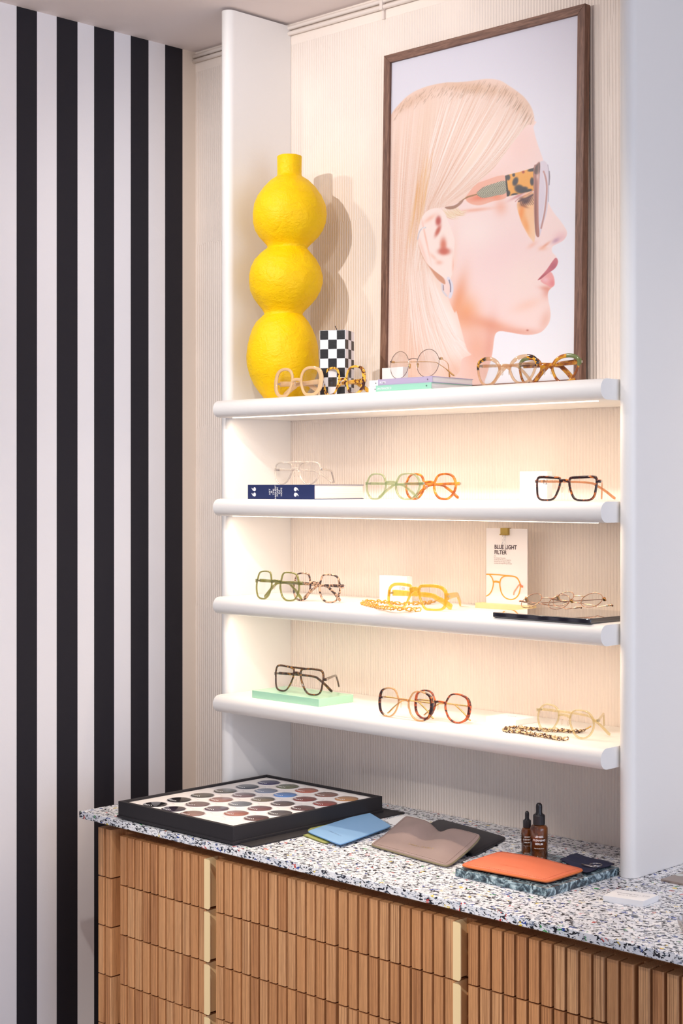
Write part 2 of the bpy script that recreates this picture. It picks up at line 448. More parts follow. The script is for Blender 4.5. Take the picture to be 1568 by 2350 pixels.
# ------------------------------------------------------------------ chequered candle
cc = at_y(793, 2.30); a = .056
rz = math.radians(25.3)
ctr = Vector((cc.x, cc.y, 0)) + Matrix.Rotation(rz, 3, 'Z') @ Vector((-a/2, a/2, 0))
rt = empty('candle', (ctr.x, ctr.y, STOP[0]), rz, 'square black and white chequered pillar candle beside the yellow vase', 'candle')
k = NT('chequer_wax'); v = k.coord(); wv = k.noise(v, 30, 2); ch = k.n('ShaderNodeTexChecker')
vx, vy_, vz = k.sep(v)
cell = a/3
fx = k.math('FLOOR', k.math('DIVIDE', k.math('ADD', vx, a/2-.00005), cell)); fy = k.math('FLOOR', k.math('DIVIDE', k.math('ADD', vy_, a/2-.00005), cell))
fz = k.math('FLOOR', k.math('DIVIDE', k.math('ADD', vz, k.math('MULTIPLY', wv, .0012)), .0193))
sm = k.math('ADD', k.math('ADD', fx, fy), fz); par = k.math('PINGPONG', k.math('ADD', sm, 20), 1)
k.base(k.mix(par, lin((245, 243, 243)), lin((28, 26, 28)))); k.set(Roughness=.35); k.bump(k.noise(v, 200, 2), .3, .0008)
b = MB(); b.box(-a/2, a/2, -a/2, a/2, 0, .135); b.build('wax', k.m, rt, bevel=.0012)
b = MB(); b.tube([(0, 0, .134), (-.001, 0, .140), (-.004, -.001, .146)], .0009, 6); tag(b.build('wick', INK, rt), 'short black wick')

# ------------------------------------------------------------------ spectacles
SH = {
 'bigsq': [(-.93,.35),(-.72,.8),(-.3,1),(.35,1),(.8,.8),(1,.35),(1,-.15),(.88,-.65),(.5,-.97),(0,-1),(-.42,-.92),(-.7,-.55),(-.88,-.1)],
 'panto': [(-.86,.42),(-.62,.86),(-.2,1),(.3,1),(.72,.8),(.97,.3),(.98,-.1),(.8,-.6),(.42,-.95),(0,-1),(-.45,-.88),(-.78,-.5),(-.92,0)],
 'rect':  [(-.93,.9),(-.5,.95),(.1,.98),(.75,1),(.97,.88),(.98,.4),(.94,-.1),(.86,-.65),(.62,-.95),(.1,-1),(-.35,-.96),(-.6,-.75),(-.78,-.3),(-.92,.2),(-.98,.65)],
 'avia':  [(-.86,.72),(-.6,.93),(0,1),(.6,.97),(.93,.75),(1,.3),(.93,-.2),(.75,-.65),(.42,-.95),(0,-1),(-.35,-.85),(-.62,-.5),(-.84,-.05),(-.95,.4)],
 'sqavi': [(-.93,.84),(-.6,.95),(0,1),(.62,.98),(.9,.86),(1,.45),(.96,0),(.88,-.6),(.68,-.92),(.2,-1),(-.2,-.93),(-.5,-.62),(-.75,-.15),(-.92,.35)],
 'cat':   [(-.92,.2),(-.72,.62),(-.3,.92),(.25,1),(.75,.9),(1,.6),(.93,.1),(.78,-.4),(.5,-.85),(.12,-1),(-.28,-.95),(-.6,-.65),(-.82,-.2)],
 'softsq':[(-.82,.5),(-.68,.9),(-.35,1),(.3,.98),(.68,.85),(.85,.5),(.97,0),(.9,-.5),(.66,-.88),(.2,-1),(-.25,-.96),(-.62,-.72),(-.84,-.25),(-.9,.1)],
 'octo':  [(-.92,.15),(-.66,.72),(-.42,.93),(0,1),(.45,.93),(.85,.72),(1,.3),(1,-.25),(.82,-.72),(.4,-.97),(0,-1),(-.4,-.85),(-.72,-.5)],
 'seven': [(-.92,.86),(-.5,.97),(0,1),(.55,.94),(.9,.68),(1,.3),(1,-.5),(.85,-.88),(.45,-.99),(0,-1),(-.3,-.98),(-.5,-.8),(-.72,-.3),(-.88,.2)],
 'drop':  [(-.8,.6),(-.5,.93),(0,1),(.45,.93),(.8,.62),(.95,.2),(.95,-.2),(.75,-.68),(.4,-.95),(.05,-1),(-.3,-.85),(-.6,-.45),(-.82,.05)],
 'round': [(math.cos(q), math.sin(q)) for q in np.linspace(0, 2*math.pi, 14, endpoint=False)],
}
def spectacles(lab, uL, uR, y, z, hpx, shape, mat, rim=.0032, top=0, out=0, dep=.004, yaw=0, gap=.017, bz=.28, hz=.3,
               temple=None, aL=6, aR=4, th=.006, side=None, lug=.004, bar=False, thin=False, mat2=None, pick=None, roll=0,
               bridge_h=.005, L=.132, lie=None, price=None, grp=None, tcol=None, wrap=5.5, padmat=None, drop=None):
    # solve place and width so that both ends sit on their sight lines
    e = Vector((math.cos(yaw), math.sin(yaw)))
    nl = hdir(uL); nr = hdir(uR)
    A = np.array([[nl[1], nl[1]*(-e.x/2)+nl[0]*e.y/2], [nr[1], nr[1]*(e.x/2)-nr[0]*e.y/2]])
    Bv = np.array([nl[0]*y, nr[0]*y]); cx, W = np.linalg.solve(A, Bv)
    Z = cx*FX+y*FY; H = hpx*Z/FPX
    rt = empty('eyeglasses', (cx, y, z), yaw, lab, 'glasses', grp)
    mats = [mat]+([mat2] if mat2 else [])
    lw = (W-gap-2*lug-2*rim*2)/2; hw = lw/2; hh = (H-2*rim-top)/2
    ccx = gap/2+rim+hw; ccz = rim+hh
    base = resample(crom(SH[shape], 6), 56)
    bend = lambda x, yy, zz: (x, yy+wrap*abs(x)**2*.22+zz*.09, zz)
    fr = MB(); lens = []
    for s in (-1, 1):
        P = np.stack([base[:, 0]*hw+ccx, base[:, 1]*hh+ccz], 1)
        T = np.roll(P, -1, 0)-np.roll(P, 1, 0); Nn = np.stack([T[:, 1], -T[:, 0]], 1); Nn /= np.linalg.norm(Nn, axis=1)[:, None]
        if np.sum(Nn*(P-[ccx, ccz])) < 0: Nn = -Nn
        R = []
        for p, n in zip(P, Nn):
            t = rim+top*max(0, n[1])**1.5+out*max(0, n[0])**2
            if thin:
                sec = [(t/2+t/2*math.cos(q), dep/2+dep/2*math.sin(q)) for q in np.linspace(0, 2*math.pi, 8, endpoint=False)]
            else:
                bb = min(.0009, t*.3); sec = [(0, bb), (bb, 0), (t-bb, 0), (t, bb), (t, dep-bb), (t-bb, dep), (bb, dep), (0, dep-bb)]
            R.append([bend(s*(p[0]+n[0]*q), yy, p[1]+n[1]*q) for q, yy in sec])
        fr.rings(R, loop=True)
        lens.append([(s*(p[0]+n[0]*.0004), p[1]+n[1]*.0004) for p, n in zip(P, Nn)])
    # bridge
    zb = ccz+hh*bz
    # inner edge of rim at bridge height
    xi = min(p[0] for p in (np.stack([base[:, 0]*hw+ccx, base[:, 1]*hh+ccz], 1)) if abs(p[1]-zb) < hh*.25)
    xe = xi-rim*.3
    pts = [bend(q*xe, dep*.5-.0005, zb+bridge_h*.5*(1-q*q)) for q in np.linspace(-1, 1, 9)]
    if thin: fr.tube(pts, .0009, 6)
    else: fr.tube(pts, 1, prof=lambda j: rrect(dep*.48, bridge_h*.5*(1+.25*abs(j-4)/4), .0008, 1))
    if bar:
        xt = ccx-hw*.45; zt = ccz+hh+rim*.4+top*.5
        pts = [bend(q*xt, dep*.5, zt-.0006*q*q) for q in np.linspace(-1, 1, 9)]
        fr.tube(pts, 1, prof=rrect(dep*.45, .0021 if not thin else .0008, .0007, 1))
    # lugs
    zh = ccz+hh*hz
    xo = max(p[0] for p in (np.stack([base[:, 0]*hw+ccx, base[:, 1]*hh+ccz], 1)) if abs(p[1]-zh) < hh*.3)
    for s in (-1, 1):
        hgt = th*.55 if not thin else .0012
        if thin: fr.tube([bend(s*xo, .001, zh), bend(s*(W/2-.002), .001, zh+.001), bend(s*(W/2-.001), .008, zh)], .0011, 6)
        else: fr.tube([bend(s*(xo+rim*.3), dep*.5, zh), bend(s*(W/2-.003), dep*.55, zh), bend(s*(W/2-.0012), dep+.0015, zh)], 1, prof=lambda j: rrect(.0019, hgt, .0008, 1))
    o = fr.build('frame', mats, rt, True, 50)
    if pick:
        idx = []
        for pl in o.data.polygons:
            c = pl.center; idx.append(1 if pick(c.x/(W/2), (c.z-ccz)/hh) else 0)
        o.data.polygons.foreach_set('material_index', idx)
    for Q in lens:
        n = len(Q); m = MB()
        m.add([bend(p, dep*.35, q) for p, q in Q]+[bend(p, dep*.35+.0014, q) for p, q in Q],
              [tuple(range(n)), tuple(range(2*n-1, n-1, -1))]+[(j, n+j, n+(j+1) % n, (j+1) % n) for j in range(n)])
        m.build('lens', lens_mat(), rt)
    # nose pads
    for s in (-1, 1):
        m = MB(); px = gap/2+.0005; pz = ccz-hh*.12
        pm = padmat or K_CLEAR
        R = []
        for j in range(7):
            a = math.pi*j/6; r = math.sin(a)
            R.append([bend(s*(px-.0005+.0014*r*math.cos(q)), dep+.002+.0028*r*math.sin(q), pz-.0055*math.cos(a)) for q in np.linspace(0, 2*math.pi, 8, endpoint=False)])
        m.rings(R)
        if thin: m.tube([bend(s*(px+.003), .001, pz+.004), bend(s*(px+.001), .005, pz+.002)], .0005, 5)
        m.build('nose_pad', pm, rt, True)
    # temples
    tm = temple or mat; hy = bend(W/2, dep+.003, zh)[1]
    for s, ang, extra in ((-1, aL, .006), (1, aR, .0)):
        a = math.radians(ang); dx, dy = -s*math.cos(a), math.sin(a)
        x0 = s*(W/2-.003); y0 = hy+extra
        pts = []; hs = []
        zend = .0035 if drop is None else zh-drop
        for q, zz, hgt in ((0, zh, 1.0), (.012, zh, 1.0), (.06, zh-.001, .8), (.088, zh-.003, .8), (.097, zh-.007, .85), (.113, (zh+zend)/2-.001, .9), (.128, zend+.003, 1.0), (.132, zend+.0012, .75)):
            f = q/.132; pts.append((x0+dx*f*L, y0+dy*f*L+.003*math.sin(min(1, f)*3.14), zz)); hs.append(hgt)
        PP = crom(pts, 3, False); HH = np.interp(np.linspace(0, 1, len(PP)), np.linspace(0, 1, len(hs)), hs)
        m = MB()
        if thin:
            m.tube([Vector(p) for p in PP], [.0007 if j < len(PP)*.72 else .0016 for j in range(len(PP))], 7)
        else:
            m.tube([Vector(p) for p in PP], 1, prof=lambda j: rrect(.0016, th*.5*HH[j], .0009, 1))
        m.build('temple', tm, rt, True, 50)
        m = MB(); m.box(x0-.0022, x0+.0022, hy-.003, hy+.003+extra*.5, zh-.0022, zh+.0022)
        m.build('hinge', GOLD if thin else SILVER, rt, bevel=.0004)
    if price:
        s, ux, uz, sz = price
        text('printed_marking', s, sz, INK, lambda X, Y: Vector(bend(ux-X, dep*.3-.0003, uz+Y)), rt)
    if roll: rt.rotation_euler = (0, roll, yaw)
    if lie: rt.rotation_euler = lie; 
    return rt, W, H
T_DARK = tortoise('dark_tortoise_acetate', (214, 120, 40), (44, 18, 18), 95, .42, .08, (104, 42, 22))
T_AMB = tortoise('amber_tortoise_acetate', (240, 160, 50), (176, 82, 22), 80, .52, .12, (216, 120, 34), .12)
T_YEL = tortoise('yellow_tortoise_acetate', (246, 186, 60), (72, 36, 24), 85, .56, .05, (150, 84, 30))
T_HAV = tortoise('havana_tortoise_acetate', (226, 160, 40), (140, 72, 24), 75, .53, .09, (190, 110, 30), .1)
T_GREY = tortoise('pale_spotted_acetate', (214, 172, 140), (58, 38, 36), 105, .5, .05, (130, 92, 72))
T_RED = tortoise('red_tortoise_acetate', (200, 92, 40), (66, 24, 20), 100, .5, .07, (140, 52, 28))
T_OLI = tortoise('brown_olive_acetate', (160, 112, 40), (52, 34, 24), 120, .42, .1, (98, 62, 28), .1)
T_CORN = tortoise('corner_tortoise_acetate', (240, 170, 40), (40, 24, 24), 100, .47, .04, (120, 64, 24))
K_PEACH = crystal('milky_peach_acetate', (252, 208, 152), .22)
K_CHAMP = crystal('champagne_acetate', (236, 190, 140), .84)
K_CLEAR = crystal('clear_acetate', (250, 240, 228), .9)
K_GREEN = crystal('pale_green_acetate', (184, 202, 148), .86)
K_OLIVE = crystal('olive_acetate', (140, 140, 56), .7)
K_YEL = crystal('yellow_acetate', (248, 204, 44), .8)
K_PALE = crystal('pale_honey_acetate', (238, 218, 160), .84)
K_GRN = plain('moss_green_acetate', (112, 122, 74), .2)
K_ROSE = plain('rose_gold_metal', (216, 160, 128), .25, 1)
K_GM = plain('warm_steel_metal', (190, 170, 158), .22, 1)
BZ = STOP[1]+.0302
spectacles('cream peach oversized glasses in front of the yellow vase, top shelf', 625, 731, 2.252, STOP[0], 68, 'bigsq', K_PEACH, rim=.0058, out=.004, top=.0005, gap=.016, bz=.1, hz=-.05, th=.011, aL=3, aR=2, L=.112, yaw=.04, lug=.001, bridge_h=.006, tcol=None)
spectacles('yellow and dark tortoiseshell glasses in front of the chequered candle', 737, 830, 2.275, STOP[0], 66, 'bigsq', T_YEL, rim=.0036, out=.004, top=.001, gap=.015, bz=.05, hz=-.05, th=.009, aL=3, aR=2, L=.11, lug=.002)
MAGT = STOP[0]+.0242
spectacles('thin gold and silver round wire glasses on the lilac and mint books', 887, 1005, 2.272, MAGT, 65, 'round', K_GM, rim=.0013, dep=.0015, thin=True, gap=.02, bz=.35, hz=.3, th=.002, aL=14, aR=57, lug=.003, temple=GOLD, padmat=GOLD, bridge_h=.003)
spectacles('champagne crystal glasses with tortoiseshell corners, in front of the portrait', 1086, 1226, 2.262, STOP[0], 68, 'cat', K_CHAMP, rim=.0042, top=.003, gap=.016, bz=.25, hz=.62, th=.006, aL=4, aR=3, L=.112, mat2=T_CORN, pick=lambda x, z: abs(x) > .68 and z > .3, temple=K_CHAMP, lug=.001, bridge_h=.008)
spectacles('amber tortoiseshell glasses with green corner, at right of the top shelf', 1182, 1324, 2.30, STOP[0], 68, 'cat', T_HAV, rim=.0044, top=.003, gap=.016, bz=.25, hz=.62, th=.010, aL=4, aR=3, L=.112, mat2=K_GRN, pick=lambda x, z: abs(x) > .62 and z > .25, lug=.001, bridge_h=.008)
spectacles('clear crystal aviator glasses standing on the dark blue book', 621, 730, 2.268, BZ, 53, 'avia', K_CLEAR, rim=.0028, gap=.013, bz=.35, hz=.35, th=.005, aL=14, aR=56, bar=True, lug=.003)
spectacles('pale green translucent glasses beside the dark blue book', 829, 961, 2.252, STOP[1], 62, 'panto', K_GREEN, rim=.0034, gap=.019, bz=.3, hz=.25, th=.006, aL=3, aR=2.5, L=.121, lug=.004, bridge_h=.0045)
spectacles('amber brown tortoiseshell glasses behind the pale green ones', 920, 1045, 2.290, STOP[1], 62, 'panto', T_AMB, rim=.0042, gap=.018, bz=.3, hz=.25, th=.006, aL=3, aR=2.5, L=.121, lug=.004)
spectacles('square dark tortoiseshell glasses at the right of the second shelf, before a white card', 1219, 1369, 2.262, STOP[1], 59, 'rect', T_DARK, rim=.0036, top=.0015, gap=.015, bz=.68, hz=.72, th=.005, aL=34, aR=56, L=.135, lug=.004, temple=crystal('amber_temple', (216, 140, 84), .7), bridge_h=.005, price=('29', -.038, .03, .012))
spectacles('olive green glasses at the left of the third shelf', 577, 684, 2.250, STOP[2], 67, 'softsq', K_OLIVE, rim=.0032, gap=.018, bz=.3, hz=.28, th=.007, aL=3, aR=2.5, L=.121, lug=.004)
spectacles('brown and pink spotted tortoiseshell glasses behind the olive ones', 662, 778, 2.276, STOP[2], 66, 'softsq', T_GREY, rim=.0034, gap=.018, bz=.3, hz=.2, th=.007, aL=3, aR=2.5, L=.121, lug=.004)
spectacles('transparent yellow chunky glasses standing over the yellow chain', 881, 1019, 2.268, STOP[2], 60, 'seven', K_YEL, rim=.0042, top=.002, out=.002, gap=.013, bz=.55, hz=.2, th=.012, aL=12, aR=60, lug=.003, bridge_h=.009, price=('6812', -.026, .037, .008))
GT = STOP[3]+.0162
spectacles('dark brown square aviator glasses standing on the mint green block', 620, 738, 2.285, GT, 62, 'sqavi', T_OLI, rim=.0034, top=.001, gap=.014, bz=.55, hz=.3, th=.006, aL=14, aR=57, bar=True, lug=.004)
spectacles('champagne octagonal glasses with dark tortoiseshell sides, lowest shelf centre', 864, 983, 2.252, STOP[3], 69, 'octo', crystal('honey_acetate', (224, 168, 104), .74), rim=.0030, out=.0035, gap=.019, bz=.28, hz=.25, th=.003, aL=3, aR=2.5, L=.121, mat2=T_DARK, pick=lambda x, z: abs(x) > .80 , lug=.0005, temple=GOLD, bridge_h=.004)
spectacles('dark red tortoiseshell octagonal glasses just right of the champagne pair', 946, 1070, 2.282, STOP[3], 68, 'octo', T_RED, rim=.0032, out=.003, gap=.018, bz=.28, hz=.2, th=.003, aL=3, aR=2.5, L=.121, lug=.0005, temple=GOLD, bridge_h=.004)
spectacles('pale honey transparent glasses standing over the tortoiseshell chain', 1220, 1363, 2.290, STOP[3]+.003, 66, 'drop', K_PALE, rim=.0030, gap=.014, bz=.4, hz=.45, th=.005, aL=18, aR=60, lug=.005, roll=.05, bridge_h=.004)

# ------------------------------------------------------------------ tablet-like black slab with two wire glasses lying on it
k = NT('smoked_acrylic'); k.base(lin((38, 34, 44))); k.set(Roughness=.06); k.b.inputs['Coat Weight'].default_value = 1
b = MB(); b.box(-1.800, -1.584, 2.238, 2.42, STOP[2], STOP[2]+.0095); o = b.build('black_riser', k.m, bevel=.002)
tag(o, 'glossy black slab with rounded edges at the right end of the third shelf', 'display slab')
RT = STOP[2]+.0095
for (uL, uR, y, lab, m, tilt) in ((1189, 1290, 2.260, 'rose gold wire glasses lying at the left on the glossy black slab', K_ROSE, .95), (1262, 1366, 2.338, 'rose gold wire glasses lying at the right on the glossy black slab', K_ROSE, .95)):
    rt, W, H = spectacles(lab, uL, uR, y, RT, 60, 'round', m, rim=.0012, dep=.0014, thin=True, gap=.018, bz=.35, hz=.55, th=.002, aL=4, aR=3, lug=.002, padmat=K_CLEAR, bridge_h=.003, temple=K_ROSE, drop=.003, L=.108)
    # lies folded, front tipped up
    rt.rotation_euler = (-tilt, 0, .16); rt.location.z += .011
    for ch in rt.children:
        if ch.name.startswith('temple') : pass

# ------------------------------------------------------------------ books and small display pieces
def box_thing(name, x0, x1, y0, y1, z0, z1, mat, lab, cat, bevel=.0006, group=None, rz=0):
    c = ((x0+x1)/2, (y0+y1)/2, z0)
    b = MB(); b.box(x0-c[0], x1-c[0], y0-c[1], y1-c[1], 0, z1-z0); o = b.build(name, mat, bevel=bevel)
    o.location = c; o.rotation_euler = (0, 0, rz); return tag(o, lab, cat, group)
k = NT('page_edges'); sx, sy, sz = k.sep(k.coord()); nn = k.noise(k.comb(k.math('MULTIPLY', sx, 3), k.math('MULTIPLY', sy, 3), k.math('MULTIPLY', sz, 1500)), 1, 2)
k.base(k.ramp(nn, [(.35, lin((222, 212, 208))), (.6, lin((246, 240, 236)))])); k.set(Roughness=.8); M_PAGE = k.m
def book(x0, x1, y0, y1, z0, th, cov, lab, ct=.0012, over=.0015, rz=0):
    rt = empty('book', (x1, y0, z0), rz, lab, 'book'); w = x1-x0; d = y1-y0
    b = MB(); b.box(-w, 0, 0, d, 0, ct); b.box(-w, 0, 0, d, th-ct, th); b.box(-w, 0, 0, ct, ct, th-ct)
    b.build('cover', cov, rt, bevel=.0003)
    b = MB(); b.box(-w+over, -over, ct, d-over, ct, th-ct); b.build('pages', M_PAGE, rt)
    return rt
NAVY = plain('navy_cloth', (32, 46, 96), .75, bumpd=.0004, bscale=2500)
rt = book(-2.474, -2.273, 2.25, 2.396, STOP[1], .030, NAVY, 'thick dark blue cloth book lying flat, white text on its spine')
for q, (s, zz) in enumerate([('ART', 0), ('IS', 1), ('THE', 2), ('HIGHEST', 3), ('FORM', 4), ('OF', 5), ('HOPE', 6)]):
    xx = -.201+.0705+zz*.0059
    text('spine_text', s, .0062, WHITEINK, lambda X, Y, xx=xx: Vector((xx-Y, -.0003, .0150+X)), rt, 'CENTER', sx=1.15, bold=.012)
def quote_mark(cx, cz, flip):
    b = MB()
    for dz in (-.0056, .0056):
        pts = []
        n = 14
        for j in range(n):
            a = 2*math.pi*j/n; pts.append((.0034*math.cos(a), .0034*math.sin(a)))
        s = -1 if flip else 1
        tail = [(-.0034, 0), (-.0024, .0045), (.0018, .0078), (.0026, .0066), (-.0004, .0036), (.0006, .001)]
        for poly in (pts, tail):
            V = [(cx-s*q*1.25, -.0003-.00002*len(poly), cz+dz+s*p*1.25) for p, q in poly]
            b.add(V, [tuple(range(len(V)))])
    b.build('quote_mark', WHITEINK, rt)
quote_mark(-.201+.022, .015, False); quote_mark(-.201+.146, .015, True)
LIL = plain('lilac_paper', (190, 174, 202), .6); MINT = plain('mint_paper', (158, 216, 190), .6)
rt = book(-2.102, -1.958, 2.25, 2.372, STOP[0], .012, MINT, 'thin mint green paperback at the bottom of the pair on the top shelf')
text('spine_text', 'SAN FRANCISCO', .0062, WHITEINK, lambda X, Y: Vector((-.140+X, -.0004, .0035+Y)), rt, bold=.01, sx=.8)
text('spine_mark', '+', .008, INK, lambda X, Y: Vector((-.014+X, -.0004, .0032+Y)), rt)
rt = book(-2.098, -1.957, 2.252, 2.374, STOP[0]+.0121, .012, LIL, 'thin lilac paperback lying on the mint one, under the wire glasses')
text('spine_text', 'ROME', .0062, WHITEINK, lambda X, Y: Vector((-.136+X, -.0004, .0035+Y)), rt, bold=.01)
text('spine_mark', '+', .008, INK, lambda X, Y: Vector((-.014+X, -.0004, .0032+Y)), rt)
CARD = plain('white_card', (250, 248, 246), .5)
FR = plain('frosted_acrylic', (248, 240, 236), .25)
def card_block(u0, u1, v0, y, z, lab, d=.016, txt=None):
    a = at_y(u0, y, v0); c = at_y(u1, y)
    return box_thing('price_block', a.x, c.x, y, y+d, z, a.z, CARD, lab, 'display block', .0006)
card_block(877, 925, 845, 2.388, STOP[0], 'small white block behind the wire glasses and paperbacks, top shelf')
card_block(1193, 1256, 1082, 2.345, STOP[1], 'square white block behind the dark tortoiseshell glasses, second shelf')
card_block(871, 934, 1320, 2.375, STOP[2], 'square white block behind the yellow glasses, third shelf')
a = at_y(846, 2.262, 875); c = at_y(868, 2.262)
for j, (za, zb_) in enumerate(((0, .0118), (.0119, .0238))):
    o = box_thing('white_tag', a.x+.002*j, c.x+.002*j, 2.262, 2.29, STOP[0]+za, STOP[0]+zb_, CARD, ('lower' if j == 0 else 'upper')+' of two small white tags left of the mint and lilac books', 'tag')
    m = MB(); m.box(.004, .006, -.0145, -.0141, .005, .007); m.build('dot', INK, o)
o = box_thing('display_box', -1.897, -1.825, 2.338, 2.405, STOP[3], STOP[3]+.011, CARD, 'flat white box on the lowest shelf behind the tortoiseshell chain', 'box')
text('lid_text', 'CHAIN', .0065, plain('grey_print', (150, 130, 125), .6), lambda X, Y: Vector((-.01+X, .0+Y*1.2, .0112)), o)
k = NT('mint_acrylic'); k.base(lin((186, 238, 206))); k.set(Roughness=.15); k.b.inputs['Subsurface Weight'].default_value = .15
k.b.inputs['Subsurface Radius'].default_value = (.01, .02, .014); k.see_through(.12, (.85, 1, .92))
box_thing('acrylic_block', -2.474, -2.272, 2.262, 2.364, STOP[3], STOP[3]+.016, k.m, 'translucent mint green rectangular block at the left of the lowest shelf', 'display block', .0006)

# display card in a wooden holder
rt = empty('display_card', (-1.90, 2.402, STOP[2]), 0, 'tall white blue-light-filter card with orange glasses, in a pale wood holder', 'display card')
WOOD = plain('pale_wood', (236, 206, 150), .5, grain=.5)
b = MB(); b.box(-.066, .066, -.012, .003, 0, .010); b.box(-.066, .066, .005, .012, 0, .010); b.box(-.066, .066, .003, .005, 0, .003); b.build('holder', WOOD, rt, bevel=.0006)
x0, x1 = -.050, .051; zt_ = .1565
b = MB(); b.box(x0, x1, .0032, .0044, .0035, zt_); b.build('card', plain('printed_card', (240, 232, 230), .6), rt)
yy_ = .0029
def cm(px, py):     # zoomed card coordinates -> card plane
    return (x0+(px-300)/(1225-300)*(x1-x0), zt_-(py-105-(px-300)*.027)/(1880-105)*(zt_-.0035))
DP = plain('brown_print', (62, 34, 44), .6)
p0 = cm(487, 575); p1 = cm(1030, 580); hh = cm(487, 480)[1]-cm(487, 575)[1]
text('headline', 'BLUE LIGHT', hh/.73, DP, lambda X, Y: Vector((p0[0]+X, yy_, p0[1]+Y)), rt, bold=.025, sx=(p1[0]-p0[0])/(hh/.73*5.75))
p2 = cm(487, 694)
text('headline', 'FILTER', hh/.73, DP, lambda X, Y: Vector((p2[0]+X, yy_, p2[1]+Y)), rt, bold=.025, sx=(p1[0]-p0[0])/(hh/.73*5.75))
GP = plain('grey_brown_print', (150, 120, 122), .6)
for s, yv in (('£78', 752), ('No prescription? No problem.', 792), ('Our Blue Light Filter frames are designed to', 833), ('help reduce eye strain, fatigue and regulate', 873), ('your sleep cycle through filtering out blue light.', 913)):
    q = cm(482, yv); text('paragraph', s, .0034, GP, lambda X, Y, q=q: Vector((q[0]+X, yy_, q[1]+Y)), rt, sx=.68)
q = cm(685, 270); text('paragraph', 'JIMMY FAIRLY', .0026, GP, lambda X, Y, q=q: Vector((q[0]+X, yy_, q[1]+Y)), rt)
OR1 = plain('orange_print', (240, 160, 60), .6); OR2 = plain('peach_print', (246, 170, 130), .6)
SC = [0]
def stroke(pts, wpx, mat, closed=False):
    SC[0] += 1; yk = yy_-.00006*SC[0]
    Q = crom(pts, 8, closed); b = MB(); V = []; n = len(Q)
    for j, p in enumerate(Q):
        a_ = Q[(j-1) % n] if closed or j > 0 else p; c_ = Q[(j+1) % n] if closed or j < n-1 else p
        t = c_-a_; t = t/np.linalg.norm(t); nn = np.array([-t[1], t[0]])*wpx/2
        for s in (1, -1):
            q = cm(*(p+nn*s)); V.append((max(q[0], x0), yk, q[1]))
    F = [(2*j, 2*j+1, 2*((j+1) % n)+1, 2*((j+1) % n)) for j in range(n if closed else n-1)]
    b.add(V, F); b.build('printed_glasses', mat, rt)
stroke([(290, 1158), (500, 1160), (700, 1172), (900, 1190), (985, 1215), (1030, 1270)], 28, OR1)
stroke([(640, 1250), (612, 1360), (625, 1480), (660, 1590), (740, 1680), (860, 1712), (960, 1680), (1030, 1600), (1062, 1500), (1068, 1380), (1030, 1270), (960, 1205), (850, 1188), (720, 1195)], 26, OR1, True)
stroke([(380, 1172), (430, 1230), (460, 1310), (462, 1400), (430, 1520), (370, 1610), (292, 1660)], 24, OR1)
stroke([(450, 1330), (530, 1318), (615, 1340)], 42, OR1)
stroke([(1060, 1360), (1095, 1410), (1135, 1412)], 46, plain('red_orange_print', (240, 130, 90), .6))
stroke([(1045, 1370), (980, 1470), (935, 1540), (925, 1610)], 26, OR2)
b = MB()
q = cm(745, 110); b.box(q[0]-.0088, q[0]+.0092, -.003, .0085, q[1]-.013, q[1]+.0005)
b.tube([(q[0]-.0098, -.0034, q[1]-.0125), (q[0]+.0102, -.0034, q[1]-.0125)], .0011, 8)
BR = plain('brass', (176, 150, 84), .35, 1); tag(b.build('clip', BR, rt, bevel=.0008), 'brass binder clip')
b = MB()
b.tube(crom([(q[0]-.003, -.0035, q[1]-.014), (q[0]-.0025, -.0045, q[1]-.028), (q[0]-.0045, -.0045, q[1]-.036), (q[0]-.003, -.004, q[1]-.0425), (q[0]+.0005, -.004, q[1]-.044), (q[0]+.004, -.004, q[1]-.0425), (q[0]+.0053, -.0045, q[1]-.036), (q[0]+.0032, -.0045, q[1]-.028), (q[0]+.0037, -.0035, q[1]-.014)], 5, False), .0006, 6)
b.build('clip_wire', SILVER, rt, True)

# chains
def chain(path, lab, mat, nlinks, lw, lh, r, name='glasses_chain', lay=.0035, square=False):
    c = Vector(path[0]); rt = empty(name, c, 0, lab, 'glasses chain')
    Q = np.array([tuple(p) for p in crom(path, 12, False)]); Ls = np.r_[0, np.cumsum(np.linalg.norm(np.diff(Q, axis=0), axis=1))]
    b = MB()
    for i in range(nlinks):
        s = Ls[-1]*(i+.5)/nlinks; p = Vector([np.interp(s, Ls, Q[:, j]) for j in range(3)]); p2 = Vector([np.interp(min(s+.003, Ls[-1]+.0), Ls, Q[:, j]) for j in range(3)])
        t = (p2-p); t = t.normalized() if t.length > 1e-6 else Vector((1, 0, 0))
        rnd = random.uniform(-.5, .5); roll = (.25 if i % 2 else 1.0)+rnd*.4
        side = t.cross(Vector((0, 0, 1))).normalized(); up = side.cross(t)
        wv = side*math.cos(roll)+up*math.sin(roll)
        pts = []
        n = 12
        for j in range(n):
            a_ = 2*math.pi*j/n+.26; cx_, sy_ = math.cos(a_), math.sin(a_)
            if square: f = 1/max(abs(cx_), abs(sy_))**.7; cx_ *= f; sy_ *= f
            pts.append(p-c+t*cx_*lw+wv*sy_*lh+Vector((0, 0, lay+random.uniform(-.001, .0015))))
        b.tube(pts, r, 6, loop=True)
    b.build('links', mat, rt, True)
    b = MB(); e = Vector(path[-1])-c
    b.tube([e+Vector((0, 0, .004)), e+Vector((.006, .004, .008)), e+Vector((.012, .006, .012))], .0014, 8); b.build('clasp', GOLD, rt, True)
    return rt
Z3 = STOP[2]; Z4 = STOP[3]
